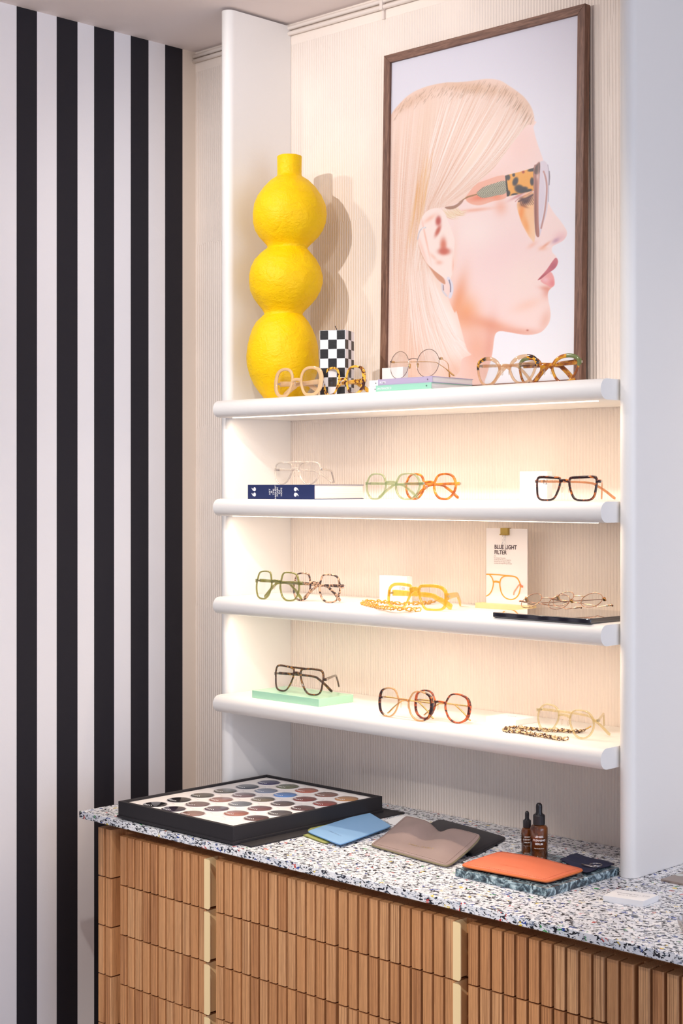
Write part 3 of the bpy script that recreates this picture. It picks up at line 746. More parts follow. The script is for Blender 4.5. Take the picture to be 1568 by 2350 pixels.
pth = [at_z(u, v, Z3) for u, v in ((965, 1403), (935, 1402), (900, 1400), (865, 1396), (838, 1390), (832, 1387), (850, 1384), (880, 1386), (915, 1389), (950, 1389), (975, 1388), (995, 1386))]
chain(pth, 'chunky transparent yellow glasses chain at the front of the third shelf', crystal('yellow_chain', (250, 184, 14), .4), 46, .0058, .0038, .0013, square=True)
pth = [at_z(u, v, Z4) for u, v in ((1302, 1700), (1280, 1699), (1255, 1694), (1225, 1690), (1195, 1684), (1165, 1681), (1158, 1677), (1175, 1674), (1200, 1675), (1225, 1677), (1260, 1680), (1290, 1681), (1320, 1683), (1340, 1681))]
chain(pth, 'brown and cream tortoiseshell glasses chain at the right of the lowest shelf', tortoise('chain_tortoise', (246, 214, 160), (84, 50, 30), 150, .5, .05, (180, 130, 70)), 56, .0052, .0036, .0011)

# ------------------------------------------------------------------ framed poster
FXL, FXR = -2.260, -1.7425; FZB, FZT = STOP[0], CZ+.9145; FYB, FYT = 2.4305, 2.4445; FT = .0165; FWD = .0175
lean = math.atan2(FYT-FYB, FZT-FZB)
rt = empty('picture_frame', ((FXL+FXR)/2, FYB, FZB), 0, 'large walnut-framed profile portrait of a blond person in glasses, leaning on the wall', 'framed picture')
rt.rotation_euler = (-lean, 0, 0)
W_, H_ = FXR-FXL, (FZT-FZB)/math.cos(lean)
k = NT('walnut'); v = k.coord(); sx, sy, sz = k.sep(v)
def walnut(vertical):
    k = NT('walnut_upright' if vertical else 'walnut_rail'); sx, sy, sz = k.sep(k.coord())
    vv = k.comb(k.math('MULTIPLY', sx, 30 if vertical else 2), k.math('MULTIPLY', sy, 30), k.math('MULTIPLY', sz, 2 if vertical else 30))
    n = k.noise(vv, 6, 4, .6, 1.2); n2 = k.noise(vv, 30, 2, .6)
    c = k.ramp(n, [(.3, lin((88, 58, 46))), (.5, lin((122, 86, 70))), (.7, lin((150, 112, 92)))])
    k.base(k.mix(k.ramp(n2, [(.45, 0), (.7, .5)]), c, lin((84, 56, 44)))); k.set(Roughness=.55); return k.m
WV, WH = walnut(True), walnut(False)
def mitre(p, q, name, mat):
    # p,q outer corners; inner offset towards centre
    b = MB()
    def inn(c): return (c[0]-math.copysign(FWD, c[0]), c[1]+(FWD if c[1] < H_/2 else -FWD))
    poly = [p, q, inn(q), inn(p)]
    b.add([(a_, 0, c_) for a_, c_ in poly]+[(a_, FT, c_) for a_, c_ in poly],
          [(0, 1, 2, 3), (7, 6, 5, 4)]+[(i, 4+i, 4+(i+1) % 4, (i+1) % 4) for i in range(4)])
    b.build(name, mat, rt, bevel=.0006)
hw_ = W_/2
mitre((-hw_, 0), (hw_, 0), 'frame_rail', WH); mitre((-hw_, H_), (hw_, H_), 'frame_rail', WH)
mitre((-hw_, 0), (-hw_, H_), 'frame_upright', WV); mitre((hw_, 0), (hw_, H_), 'frame_upright', WV)
b = MB(); b.box(-hw_+.01, hw_-.01, FT-.003, FT, .01, H_-.01); b.build('backing_board', WH, rt)

# --- the printed portrait, painted into a colour attribute of a fine sheet
S = 1.0; PX0, PY0, PW, PH = 888, 20, 452, 880
Yg, Xg = np.mgrid[0:PH, 0:PW].astype(float); Xg += PX0; Yg += PY0
img = np.zeros((PH, PW, 3))
g = np.clip((Yg-50)/750, 0, 1)[..., None]
img[:] = np.array([229, 227, 238])*(1-g)+np.array([249, 248, 252])*g
def sdist(poly):
    P = np.array(poly, float); n = len(P); d = np.full(Xg.shape, 1e9); ins = np.zeros(Xg.shape, bool)
    for i in range(n):
        x1_, y1_ = P[i]; x2_, y2_ = P[(i+1) % n]; dx, dy = x2_-x1_, y2_-y1_
        L2 = dx*dx+dy*dy
        if L2 < 1e-9: continue
        t = np.clip(((Xg-x1_)*dx+(Yg-y1_)*dy)/L2, 0, 1)
        d = np.minimum(d, (Xg-x1_-t*dx)**2+(Yg-y1_-t*dy)**2)
        if y1_ != y2_:
            c_ = (y1_ > Yg) != (y2_ > Yg)
            ins ^= c_ & (Xg < (x2_-x1_)*(Yg-y1_)/(y2_-y1_)+x1_)
    return np.where(ins, 1, -1)*np.sqrt(d)
def mask_poly(poly, soft=1.2, smooth=True):
    if smooth: poly = crom(poly, 5)
    return np.clip(sdist(poly)/soft+.5, 0, 1)
def lay(m, col, a_=1.0):
    m = (m*a_)[..., None]; img[:] = img*(1-m)+np.array(col, float)*m
def blob(cx, cy, rx, ry, col, a_=1, rot=0, m=None, p=1.0):
    c_, s_ = math.cos(math.radians(rot)), math.sin(math.radians(rot))
    dx, dy = Xg-cx, Yg-cy; X_ = (dx*c_+dy*s_)/rx; Y_ = (-dx*s_+dy*c_)/ry
    w_ = np.exp(-(X_**2+Y_**2)**p)
    if m is not None: w_ = w_*m
    lay(w_, col, a_)
Z1 = lambda L: [(1030+x/5.227, 340+y/5.227) for x, y in L]
Z2 = lambda L: [(880+x/5.227, 440+y/5.227) for x, y in L]
Z3_ = lambda L: [(880+x/3.484, 150+y/3.484) for x, y in L]
Z4_ = lambda L: [(1130+x/7.467, 540+y/7.467) for x, y in L]
Z5 = lambda L: [(880+x/5.6, 640+y/5.6) for x, y in L]
face = Z3_([(1190, 440), (1200, 500), (1225, 600), (1255, 690), (1278, 760)])+Z1([(1150, 300), (1165, 520), (1195, 650), (1260, 770), (1340, 870), (1400, 960), (1420, 1010), (1410, 1060), (1370, 1110), (1310, 1145), (1255, 1175), (1237, 1205), (1245, 1250), (1290, 1300), (1312, 1350), (1300, 1410), (1262, 1450), (1222, 1480)])+Z4_([(1002, 632), (1050, 700), (1068, 790), (1060, 860), (1000, 915), (965, 960), (952, 1030), (965, 1130), (990, 1250), (1000, 1370), (980, 1480), (920, 1580), (830, 1660), (700, 1700), (560, 1705), (400, 1680), (260, 1655), (150, 1640), (90, 1655), (50, 1700), (30, 1790)])+Z5([(1420, 800), (1395, 990), (1340, 1200), (1300, 1320)])+[(1105, 905), (950, 905), (950, 600), (980, 420), (1100, 280)]
mf = mask_poly(face, 1.3)
lay(mf, (253, 229, 224))
blob(1190, 330, 60, 60, (250, 212, 202), .75, m=mf); blob(1120, 420, 60, 30, (250, 205, 190), .6, -25, m=mf)
blob(1160, 590, 70, 60, (252, 222, 220), .7, m=mf); blob(1090, 530, 50, 40, (255, 238, 232), .8, m=mf)
blob(1200, 640, 50, 50, (254, 233, 224), .7, m=mf); blob(1215, 715, 50, 40, (255, 230, 222), .8, m=mf)
blob(1052, 690, 16, 60, (242, 172, 138), .85, 12, m=mf); blob(1070, 720, 28, 40, (246, 178, 134), .9, 0, m=mf)
blob(1120, 745, 70, 16, (240, 170, 140), .85, 16, m=mf); blob(1095, 800, 38, 60, (246, 192, 168), .9, m=mf)
blob(1125, 790, 14, 60, (234, 168, 148), .6, 6, m=mf); blob(1110, 860, 60, 30, (248, 206, 188), .6, m=mf)
blob(1190, 762, 60, 9, (238, 178, 158), .7, 2, m=mf); blob(1252, 735, 12, 26, (240, 190, 172), .6, 20, m=mf)
blob(1210, 700, 34, 12, (252, 210, 192), .6, -20, m=mf); blob(1258, 668, 12, 16, (232, 160, 145), .7, 20, m=mf)
blob(1040, 600, 10, 70, (252, 220, 206), .7, 4, m=mf); blob(1290, 545, 18, 14, (240, 196, 200), .7, m=mf)
blob(1276, 552, 10, 5, (196, 150, 176), .7, -30, m=mf); blob(1252, 563, 13, 3, (236, 160, 130), .7, -38, m=mf)
blob(1222, 562, 12, 5, (248, 200, 184), .8, -35, m=mf); blob(1246, 570, 10, 5, (250, 196, 170), .6, m=mf)
blob(1211, 758, 2.6, 1.8, (190, 105, 90), .9)
# lips
up = mask_poly(Z4_([(780, 765), (850, 685), (940, 580), (1040, 435), (1092, 385), (1126, 430), (1120, 490), (1080, 560), (1000, 625), (900, 700), (830, 752)]), 1.5)
lay(up, (214, 134, 142)); blob(1270, 612, 9, 12, (188, 105, 125), .6, 30, m=up); blob(1244, 636, 14, 3, (180, 95, 105), .7, -40, m=up)
lo = mask_poly(Z4_([(830, 772), (900, 705), (1000, 632), (1050, 700), (1068, 790), (1060, 860), (1000, 890), (930, 850), (870, 820)]), 2.0)
lay(lo, (244, 176, 174)); blob(1252, 642, 8, 6, (250, 205, 210), .8, m=lo); blob(1268, 650, 6, 8, (236, 140, 145), .6, m=lo)
blob(1252, 662, 14, 5, (230, 150, 130), .5, 10, m=mf)
def pstroke(pts, w_, col, a_=1.0):
    Q = crom(pts, 10, False)
    d = np.full(Xg.shape, 1e9)
    for i in range(len(Q)-1):
        x1_, y1_ = Q[i]; x2_, y2_ = Q[i+1]; dx, dy = x2_-x1_, y2_-y1_; L2 = dx*dx+dy*dy+1e-9
        t = np.clip(((Xg-x1_)*dx+(Yg-y1_)*dy)/L2, 0, 1); d = np.minimum(d, np.hypot(Xg-x1_-t*dx, Yg-y1_-t*dy))
    lay(np.clip((w_/2-d)/1.2+.5, 0, 1), col, a_)
# spectacles in the portrait
arm = mask_poly(Z1([(200, 590), (250, 470), (400, 400), (690, 330), (705, 575), (520, 640), (370, 685), (250, 660)]), 1.5)
lay(arm, (244, 176, 150), .75); blob(1105, 452, 26, 8, (236, 128, 96), .8, -12, m=arm); blob(1140, 450, 14, 10, (244, 150, 115), .8, m=arm)
blob(1150, 475, 14, 18, (246, 180, 155), .6, m=mf); blob(1090, 482, 40, 4, (244, 180, 155), .7, -6, m=mf)
lens_ = mask_poly(Z1([(828, 640), (1030, 540), (1036, 1085), (985, 1085), (925, 990), (865, 860)]), 2.5)
yl = np.clip((Yg-460)/90, 0, 1)[..., None]; colr = np.array([252, 196, 140])*(1-yl)+np.array([253, 214, 176])*yl
mm = (lens_*.85)[..., None]; img[:] = img*(1-mm)+colr*mm
blob(1197, 487, 7, 26, (250, 160, 84), .9, 8, m=lens_); blob(1207, 515, 7, 22, (250, 170, 100), .8, -15, m=lens_)
blob(1208, 462, 13, 6, (96, 58, 62), .95, -28); blob(1200, 458, 8, 5, (70, 40, 50), .8, 20); blob(1216, 452, 10, 4, (110, 66, 70), .8, -35)
blob(1192, 448, 22, 3, (206, 130, 128), .8, -28); blob(1205, 474, 8, 2.4, (150, 80, 50), .6, 20)
for q0 in range(9):
    x_ = 860+q0*20; pstroke(Z1([(x_, 640-q0*7), (x_+6+q0*3, 668-q0*4), (x_+22+q0*5, 690-q0*2)]), 1.0, (60, 38, 44), .8)
pstroke(Z1([(800, 640), (860, 590), (940, 560), (1020, 505)]), 1.6, (196, 120, 118), .7)
pstroke(Z1([(840, 640), (900, 612), (960, 590), (1010, 560)]), 3.2, (92, 58, 64), .8)
fe = mask_poly(Z1([(335, 548), (375, 500), (430, 462), (540, 425), (682, 395), (690, 532), (560, 570), (460, 592), (390, 592)]), 1.2)
st = (np.sin((Xg*.72+Yg*.9)*1.9) > 0)*1.0
st2 = (np.sin((Xg*.9-Yg*.75)*1.9) > 0)*1.0
upper = (Yg < 448-(Xg-1100)*.16)
stv = np.where(upper, st, st2)[..., None]
mm = fe[..., None]; img[:] = img*(1-mm)+(np.array([222, 222, 196])*stv+np.array([96, 84, 72])*(1-stv))*mm
lay(mask_poly(Z1([(120, 640), (230, 575), (345, 545), (345, 560), (235, 592), (120, 650)]), 1.0, False), (170, 128, 84))
tq = mask_poly(Z1([(690, 325), (850, 285), (1022, 235), (1030, 505), (860, 548), (708, 578)]), 1.2, False)
lay(tq, (246, 176, 74))
for x_, y_, rx_, ry_, r_ in ((712, 350, 30, 40, 0), (800, 400, 36, 60, 20), (850, 490, 70, 55, 30), (900, 500, 60, 40, -20), (1000, 260, 60, 22, -10), (1000, 400, 26, 55, 0), (715, 540, 26, 40, 0), (790, 560, 50, 22, -10), (960, 510, 50, 22, -15), (780, 320, 20, 26, 0)):
    q_ = Z1([(x_, y_)])[0]; blob(q_[0], q_[1], rx_/5.2*.9, ry_/5.2*.9, (48, 42, 56), .97, r_, m=tq, p=3)
q_ = Z1([(895, 285)])[0]; blob(q_[0], q_[1], 3.4, 3.4, (170, 50, 20), .9, m=tq, p=2)
lay(mask_poly(Z1([(678, 330), (692, 328), (722, 575), (700, 580)]), 1, False), (40, 32, 38)); lay(mask_poly(Z1([(1014, 236), (1028, 232), (1030, 480), (1020, 480)]), 1, False), (50, 40, 44))
fo = mask_poly(Z1([(1022, 240), (1050, 195), (1095, 165), (1140, 152), (1180, 185), (1198, 260), (1202, 420), (1196, 620), (1172, 790), (1130, 920), (1092, 1055), (1045, 1040), (1028, 860), (1022, 560)]), 1.3)
lay(fo, (228, 218, 228)); 
bl = mask_poly(Z1([(1022, 240), (1050, 195), (1094, 168), (1092, 320), (1080, 560), (1080, 860), (1088, 1050), (1050, 1045), (1030, 880), (1022, 560)]), 1.2)
lay(bl, (186, 130, 118)); lay(mask_poly(Z1([(1030, 250), (1060, 200), (1092, 180), (1088, 300), (1035, 310)]), 1.5), (96, 66, 62)); blob(1236, 430, 1.6, 70, (226, 178, 168), .8, 0, m=bl); blob(1230, 470, 1.4, 80, (130, 84, 76), .8, 0, m=bl); blob(1234, 405, 3, 8, (240, 214, 208), .7, m=bl)
pstroke(Z1([(1140, 280), (1165, 360), (1178, 460), (1172, 600), (1150, 780), (1110, 960)]), 3.6, (200, 154, 148))
pstroke(Z1([(1135, 300), (1150, 400), (1160, 560), (1130, 800), (1095, 900)]), 1.2, (240, 232, 240))
pstroke(Z1([(1206, 280), (1210, 350), (1204, 440)]), 2.4, (140, 126, 134)); pstroke(Z1([(1190, 200), (1202, 320), (1196, 640)]), 1.4, (180, 170, 186))
# hair
hair = Z3_([(20, 440), (62, 395), (100, 340), (200, 240), (320, 178), (480, 140), (600, 135), (700, 125), (830, 108), (930, 120), (1000, 160), (1080, 215), (1140, 270), (1190, 350), (1208, 430), (1200, 472), (1150, 480), (1080, 560), (1000, 665), (900, 800), (800, 900), (720, 970), (650, 1060), (570, 1110), (500, 1130), (430, 1140)])+Z2([(520, 245), (470, 300), (425, 420), (412, 560), (440, 690), (480, 790), (560, 920), (650, 1050), (740, 1200), (850, 1440)])+Z5([(940, 420), (1000, 640), (1050, 830), (1090, 930), (1130, 975), (1040, 1010), (1000, 1060), (985, 1180), (930, 1260), (900, 1400)])+[(1030, 905), (880, 905), (870, 500)]
mh = mask_poly(hair, 1.8)
lay(mh, (248, 220, 206))
blob(1040, 330, 90, 80, (246, 226, 206), .9, m=mh); blob(960, 400, 20, 160, (240, 205, 178), .6, 8, m=mh); blob(980, 440, 26, 60, (240, 188, 130), .75, 15, m=mh)
blob(905, 600, 30, 300, (250, 228, 210), .7, m=mh); blob(985, 720, 34, 120, (255, 246, 234), .95, -18, m=mh); blob(1035, 760, 24, 90, (255, 247, 240), .9, -20, m=mh)
blob(1100, 205, 90, 14, (222, 180, 146), .7, 8, m=mh); blob(1200, 250, 26, 30, (222, 186, 158), .6, 50, m=mh); blob(940, 235, 50, 12, (222, 180, 150), .5, -30, m=mh)
blob(945, 780, 30, 90, (246, 206, 182), .6, 0, m=mh); blob(1040, 850, 30, 26, (246, 202, 180), .7, m=mh)
cols = [(255, 242, 234), (250, 226, 214), (242, 202, 182), (228, 176, 146), (206, 152, 120), (255, 250, 246)]
def hair_strokes(n, gen, wts, a0=.35, dark=False, wd=0):
    global img
    for _ in range(n):
        P_ = np.array(gen()); t = np.linspace(random.uniform(0, .25), random.uniform(.6, 1), 260)[:, None]
        if len(P_) == 3: c_ = (1-t)**2*P_[0]+2*t*(1-t)*P_[1]+t*t*P_[2]
        else: c_ = (1-t)**3*P_[0]+3*t*(1-t)**2*P_[1]+3*t*t*(1-t)*P_[2]+t**3*P_[3]
        col = np.array(random.choices(cols, wts)[0] if not dark else random.choice([(150, 108, 78), (176, 128, 92), (120, 84, 62)]), float)
        al = a0*random.uniform(.4, 1)*np.sin(np.pi*np.linspace(.05, .95, len(t)))
        x_ = c_[:, 0]-PX0; y_ = c_[:, 1]-PY0; xi_ = np.floor(x_).astype(int); yi_ = np.floor(y_).astype(int)
        for ox in (range(-2*wd, 2*wd+2) if wd else (0, 1)):
            ix = xi_+ox; wx = np.exp(-((x_-ix)/wd)**2) if wd else np.clip(1-np.abs(x_-ix), 0, 1)
            ok = (ix >= 0) & (ix < PW) & (yi_ >= 0) & (yi_ < PH)
            ix2, iy2 = ix[ok], yi_[ok]; w2 = (wx*al)[ok]*hm[iy2, ix2]; w2 = w2[:, None]
            img[iy2, ix2] = img[iy2, ix2]*(1-w2)+col*w2
hm = mh
TOP = np.array(Z3_([(0, 470), (62, 395), (200, 240), (320, 178), (480, 140), (600, 135), (700, 125), (830, 108), (930, 120), (1000, 160), (1080, 215), (1140, 270), (1190, 350), (1206, 440)]))
def topcurve(t):
    f = t*(len(TOP)-1); i = min(int(f), len(TOP)-2); return TOP[i]*(1-(f-i))+TOP[i+1]*(f-i)
def gA():
    t = random.uniform(0, .45)**1.0; s_ = topcurve(t); e = (890+t*150+random.uniform(-6, 6), 900)
    return [s_+np.array([0, 4]), (s_[0]-22+t*20, 420), (890+t*120, 640), e]
def gB():
    t = random.uniform(.32, 1); s_ = topcurve(t); f = (t-.32)/.68
    e = (958+f*58+random.uniform(-5, 5), 505-f*32+random.uniform(-4, 4))
    mid = (s_[0]*.62+e[0]*.38+(-26 if f < .6 else 6+22*f), s_[1]*.45+e[1]*.55)
    return [s_+np.array([0, 4]), mid, e]
def gC():
    x_ = random.uniform(935, 985); return [(x_, random.uniform(520, 620)), (x_+random.uniform(0, 14), 740), (x_+10+random.uniform(0, 45)+(x_-935)*1.2, 850+random.uniform(-40, 40))]
def gD():
    f = random.random(); return [(968+f*30, 590+f*55), (1000+f*30, 720+f*20), (1030+f*20, 790), (1060+f*24, 812-random.uniform(-6, 26))]
cs_ = cols; cols = [(255, 248, 240), (236, 196, 168), (224, 172, 138), (250, 232, 222)]
hair_strokes(70, gA, (3, 2, 1, 3), .38, wd=3); hair_strokes(110, gB, (3, 2, 1.3, 3), .38, wd=3)
cols = cs_
hair_strokes(1500, gA, (4, 4, 4, 3, 1.6, 4), .62); hair_strokes(1900, gB, (4, 4, 4, 2.6, 1.4, 4), .62)
hair_strokes(700, gC, (5, 4, 3, 1.5, .5, 5), .5); hair_strokes(420, gD, (5, 3, 1, .3, .1, 7), .5)
def gE():
    t = random.uniform(.1, .98); s_ = topcurve(t)+np.array([random.uniform(-5, 5), random.uniform(-1, 26)]); L_ = random.uniform(8, 40)*(.5+t*.6); d_ = .45-.0*t
    return [s_, s_+np.array([-L_*.3, L_*.6]), s_+np.array([-L_*.62, L_])]
hair_strokes(260, gE, None, .32, True)
def gF():
    y_ = random.uniform(380, 560); x_ = 990-(y_-380)*.2+random.uniform(-14, 10); return [(x_, y_-60), (x_-8, y_), (x_-14, y_+50)]
cols = [(238, 186, 120), (226, 160, 96), (246, 204, 150)]
hair_strokes(120, gF, (1, 1, 1), .4)
cols = [(255, 246, 230), (244, 214, 176), (226, 184, 140)]
hm = np.ones_like(mh)
def gG():
    f = random.random(); return [(1005+f*44, 474-f*4), (1024+f*30, 500-f*10+random.uniform(0, 12)), (1052+f*28, 500-f*18+random.uniform(-6, 8))]
hair_strokes(150, gG, (4, 3, 2), .6)
lay(mask_poly(Z2([(740, 185), (860, 160), (960, 90), (940, 140), (860, 200), (780, 210)]), 1.5), (150, 104, 82), .7)
# ear
lay(mask_poly(Z2([(412, 560), (440, 690), (480, 790), (560, 920), (650, 1050), (740, 1110), (720, 1030), (600, 930), (500, 830), (440, 700), (420, 580)]), 2.5), (206, 140, 104), .7)
er = mask_poly(Z2([(430, 420), (475, 290), (540, 222), (625, 197), (695, 210), (745, 270), (780, 360), (850, 560), (850, 700), (848, 850), (835, 960), (800, 1045), (745, 1045), (690, 1005), (600, 935), (510, 840), (450, 700), (415, 570)]), 1.5)
lay(er, (255, 237, 229))
def eb(x_, y_, rx_, ry_, col, a_, r_=0, p=1.0):
    q_ = Z2([(x_, y_)])[0]; blob(q_[0], q_[1], rx_/5.227, ry_/5.227, col, a_, r_, m=er, p=p)
eb(560, 320, 90, 26, (250, 196, 176), .7, -35); eb(660, 350, 34, 60, (200, 100, 92), .95, 5, 1.6); eb(655, 470, 26, 75, (206, 112, 96), .9, 25, 1.5)
eb(720, 640, 40, 90, (224, 140, 120), .95, 0, 1.4); eb(730, 715, 75, 45, (214, 122, 106), .95, 0, 1.6); eb(510, 560, 10, 220, (248, 196, 178), .8, -12)
eb(470, 700, 20, 200, (250, 206, 190), .6, -18); eb(600, 780, 60, 20, (248, 200, 180), .6, 45); eb(670, 850, 40, 26, (244, 190, 172), .7); eb(840, 900, 14, 120, (246, 190, 168), .7)
pstroke(Z2([(505, 430), (465, 440), (430, 490), (412, 570)]), 2.6, (214, 208, 214)); pstroke(Z2([(500, 425), (460, 445)]), 1.0, (255, 255, 255))
pstroke(Z2([(780, 1040), (815, 1110), (820, 1190), (800, 1260)]), 7.5, (232, 228, 238)); pstroke(Z2([(790, 1060), (806, 1130), (806, 1200)]), 2.2, (140, 136, 156)); pstroke(Z2([(705, 1110), (715, 1190), (760, 1250)]), 4.0, (226, 220, 226)); pstroke(Z2([(720, 1120), (722, 1180)]), 1.4, (130, 110, 120))
img = np.clip(255*((img*.955)/255)**1.12+rng.normal(0, 1.0, img.shape), 0, 255)
# sheet
NXp, NZp = 540, 960
gx = np.linspace(-hw_+FWD-.001, hw_-FWD+.001, NXp); gz = np.linspace(FWD-.001, H_-FWD+.001, NZp)
GX, GZ = np.meshgrid(gx, gz); yl_ = .006
co = np.stack([GX.ravel(), np.full(GX.size, yl_), GZ.ravel()], 1)
cl, sl = math.cos(lean), math.sin(lean)
wx_ = co[:, 0]+(FXL+FXR)/2; wy_ = FYB+yl_*cl+co[:, 2]*sl; wz_ = FZB-yl_*sl+co[:, 2]*cl
Zp = wx_*FX+wy_*FY; U_ = CX+FPX*(wx_*RX+wy_*RY)/Zp-PX0; V_ = HV-FPX*(wz_-CZ)/Zp-PY0
U_ = np.clip(U_, 0, PW-1.001); V_ = np.clip(V_, 0, PH-1.001); iu, iv = U_.astype(int), V_.astype(int); fu, fv = (U_-iu)[:, None], (V_-iv)[:, None]
colr = img[iv, iu]*(1-fu)*(1-fv)+img[iv, iu+1]*fu*(1-fv)+img[iv+1, iu]*(1-fu)*fv+img[iv+1, iu+1]*fu*fv
c01 = colr/255; linc = np.where(c01 <= .04045, c01/12.92, ((c01+.055)/1.055)**2.4)
idx = np.arange(NXp*NZp).reshape(NZp, NXp)
quads = np.stack([idx[:-1, :-1], idx[:-1, 1:], idx[1:, 1:], idx[1:, :-1]], -1).reshape(-1, 4)
me = D.meshes.new('poster'); me.vertices.add(len(co)); me.vertices.foreach_set('co', co.ravel())
me.loops.add(quads.size); me.loops.foreach_set('vertex_index', quads.ravel().astype(np.int32)); me.polygons.add(len(quads))
me.polygons.foreach_set('loop_start', np.arange(0, quads.size, 4, dtype=np.int32)); me.update(calc_edges=True); me.validate()
att = me.color_attributes.new('print', 'FLOAT_COLOR', 'POINT'); att.data.foreach_set('color', np.c_[linc, np.ones(len(linc))].astype(np.float32).ravel())
k = NT('printed_portrait'); at = k.n('ShaderNodeAttribute', attribute_name='print'); k.base(at.outputs['Color']); k.set(Roughness=.35)
link('print', me, k.m, rt)

# ------------------------------------------------------------------ lens sample tray
BLK = plain('black_book_cloth', (34, 30, 34), .7, bumpd=.0003, bscale=1800)
tx0, tx1, ty0, ty1 = -2.552, -2.203, 1.966, 2.378
rt = empty('lens_sample_box', ((tx0+tx1)/2, (ty0+ty1)/2, ZT), 0, 'open black tray of round tinted sample lenses on the left of the worktop', 'lens sample tray')
lx, ly = (tx1-tx0)/2, (ty1-ty0)/2
b = MB(); b.box(-lx-.004, lx+.034, -ly+.016, ly+.032, 0, .003); b.build('lid_board', BLK, rt, bevel=.0008)
b = MB(); hz_ = .036; wl = .009
b.box(-lx-.002, lx+.002, -ly-.002, ly+.002, .003, .008)
for z0_, z1_, e_ in ((.008, .0092, -.001), (.0092, hz_, 0)):
    b.box(-lx-e_*0, lx, -ly, -ly+wl, z0_, z1_); b.box(-lx, lx, ly-wl, ly, z0_, z1_); b.box(-lx, -lx+wl, -ly+wl, ly-wl, z0_, z1_); b.box(lx-wl, lx, -ly+wl, ly-wl, z0_, z1_)
b.build('tray', BLK, rt, bevel=.0006)
b = MB(); b.box(-lx+wl, lx-wl, -ly+wl, ly-wl, .008, hz_-.004); b.build('insert', plain('white_insert', (240, 234, 230), .6), rt)
zi = ZT+hz_-.003
A1 = at_z(356, 1846, zi); A6 = at_z(617, 1796, zi); E1 = at_z(533, 1889, zi)
tints = [[(24, 20, 24), (30, 26, 28), (70, 66, 56), (84, 82, 76), (66, 72, 84), (44, 38, 92)],
         [(40, 26, 48), (110, 84, 82), (150, 100, 88), (112, 84, 88), (120, 132, 156), (104, 108, 78)],
         [(146, 104, 92), (96, 76, 88), (104, 108, 114), (112, 98, 78), (70, 132, 204), (176, 84, 58)],
         [None, (164, 92, 70), (120, 72, 72), (88, 72, 70), (132, 52, 44), (132, 84, 70)],
         [None, (92, 50, 48), (84, 76, 76), (88, 48, 50), (150, 54, 44), (186, 126, 62)]]
WELL = plain('well_white', (226, 220, 222), .35)
for i in range(5):
    for j in range(6):
        p = A1+(A6-A1)*(j/5)+(E1-A1)*(i/4); cx_, cy_ = p.x-(tx0+tx1)/2, p.y-(ty0+ty1)/2
        b = MB(); rr = .0262
        b.tube([(cx_+rr*math.cos(q), cy_+rr*math.sin(q), hz_-.0038) for q in np.linspace(0, 2*math.pi, 28, endpoint=False)], .0006, 6, loop=True)
        b.tube([(cx_+.008+.024*math.cos(q), cy_+.018+.017*math.sin(q), hz_-.0038) for q in np.linspace(-.9, 2.2, 14)], .0005, 5)
        b.build('well', WELL, rt, True)
        t_ = tints[i][j]
        if t_ is None: continue
        nm = 'tint_%d_%d' % (i, j); k = NT(nm); v = k.coord(); yy2 = k.sep(v)[1]
        d_ = lin(t_); l_ = tuple(min(1, (x*.8+.2*sum(d_)/3)*1.25+.02) for x in d_)
        gr = k.n('ShaderNodeMapRange'); k.l(yy2, gr.inputs[0]); gr.inputs[1].default_value = cy_-rr; gr.inputs[2].default_value = cy_+rr
        k.base(k.mix(gr.outputs[0], l_, tuple((x*.8+.2*sum(d_)/3)*.75 for x in d_))); k.set(Roughness=.08)
        b = MB(); R = []
        for r_, z_ in ((.024, 0), (.0243, .001), (.022, .0017), (.016, .0024), (.008, .0029), (.0005, .003)):
            R.append([(cx_+r_*math.cos(q), cy_+r_*math.sin(q), hz_-.0036+z_) for q in np.linspace(0, 2*math.pi, 28, endpoint=False)])
        b.rings(R); ln_ = b.build('sample_lens', k.m, rt, True, 50)
        b = MB()
        for q in np.linspace(math.radians(215), math.radians(300), 9):
            c_, s_ = math.cos(q), math.sin(q); r0, r1 = .0185, .0215+.0008*random.random()
            b.add([(cx_+r0*c_-.0006*s_, cy_+r0*s_+.0006*c_, hz_-.0003), (cx_+r1*c_-.0006*s_, cy_+r1*s_+.0006*c_, hz_-.0012), (cx_+r1*c_+.0006*s_, cy_+r1*s_-.0006*c_, hz_-.0012), (cx_+r0*c_+.0006*s_, cy_+r0*s_-.0006*c_, hz_-.0003)], [(0, 1, 2, 3)])
        b.build('rim_lettering', WHITEINK, ln_)

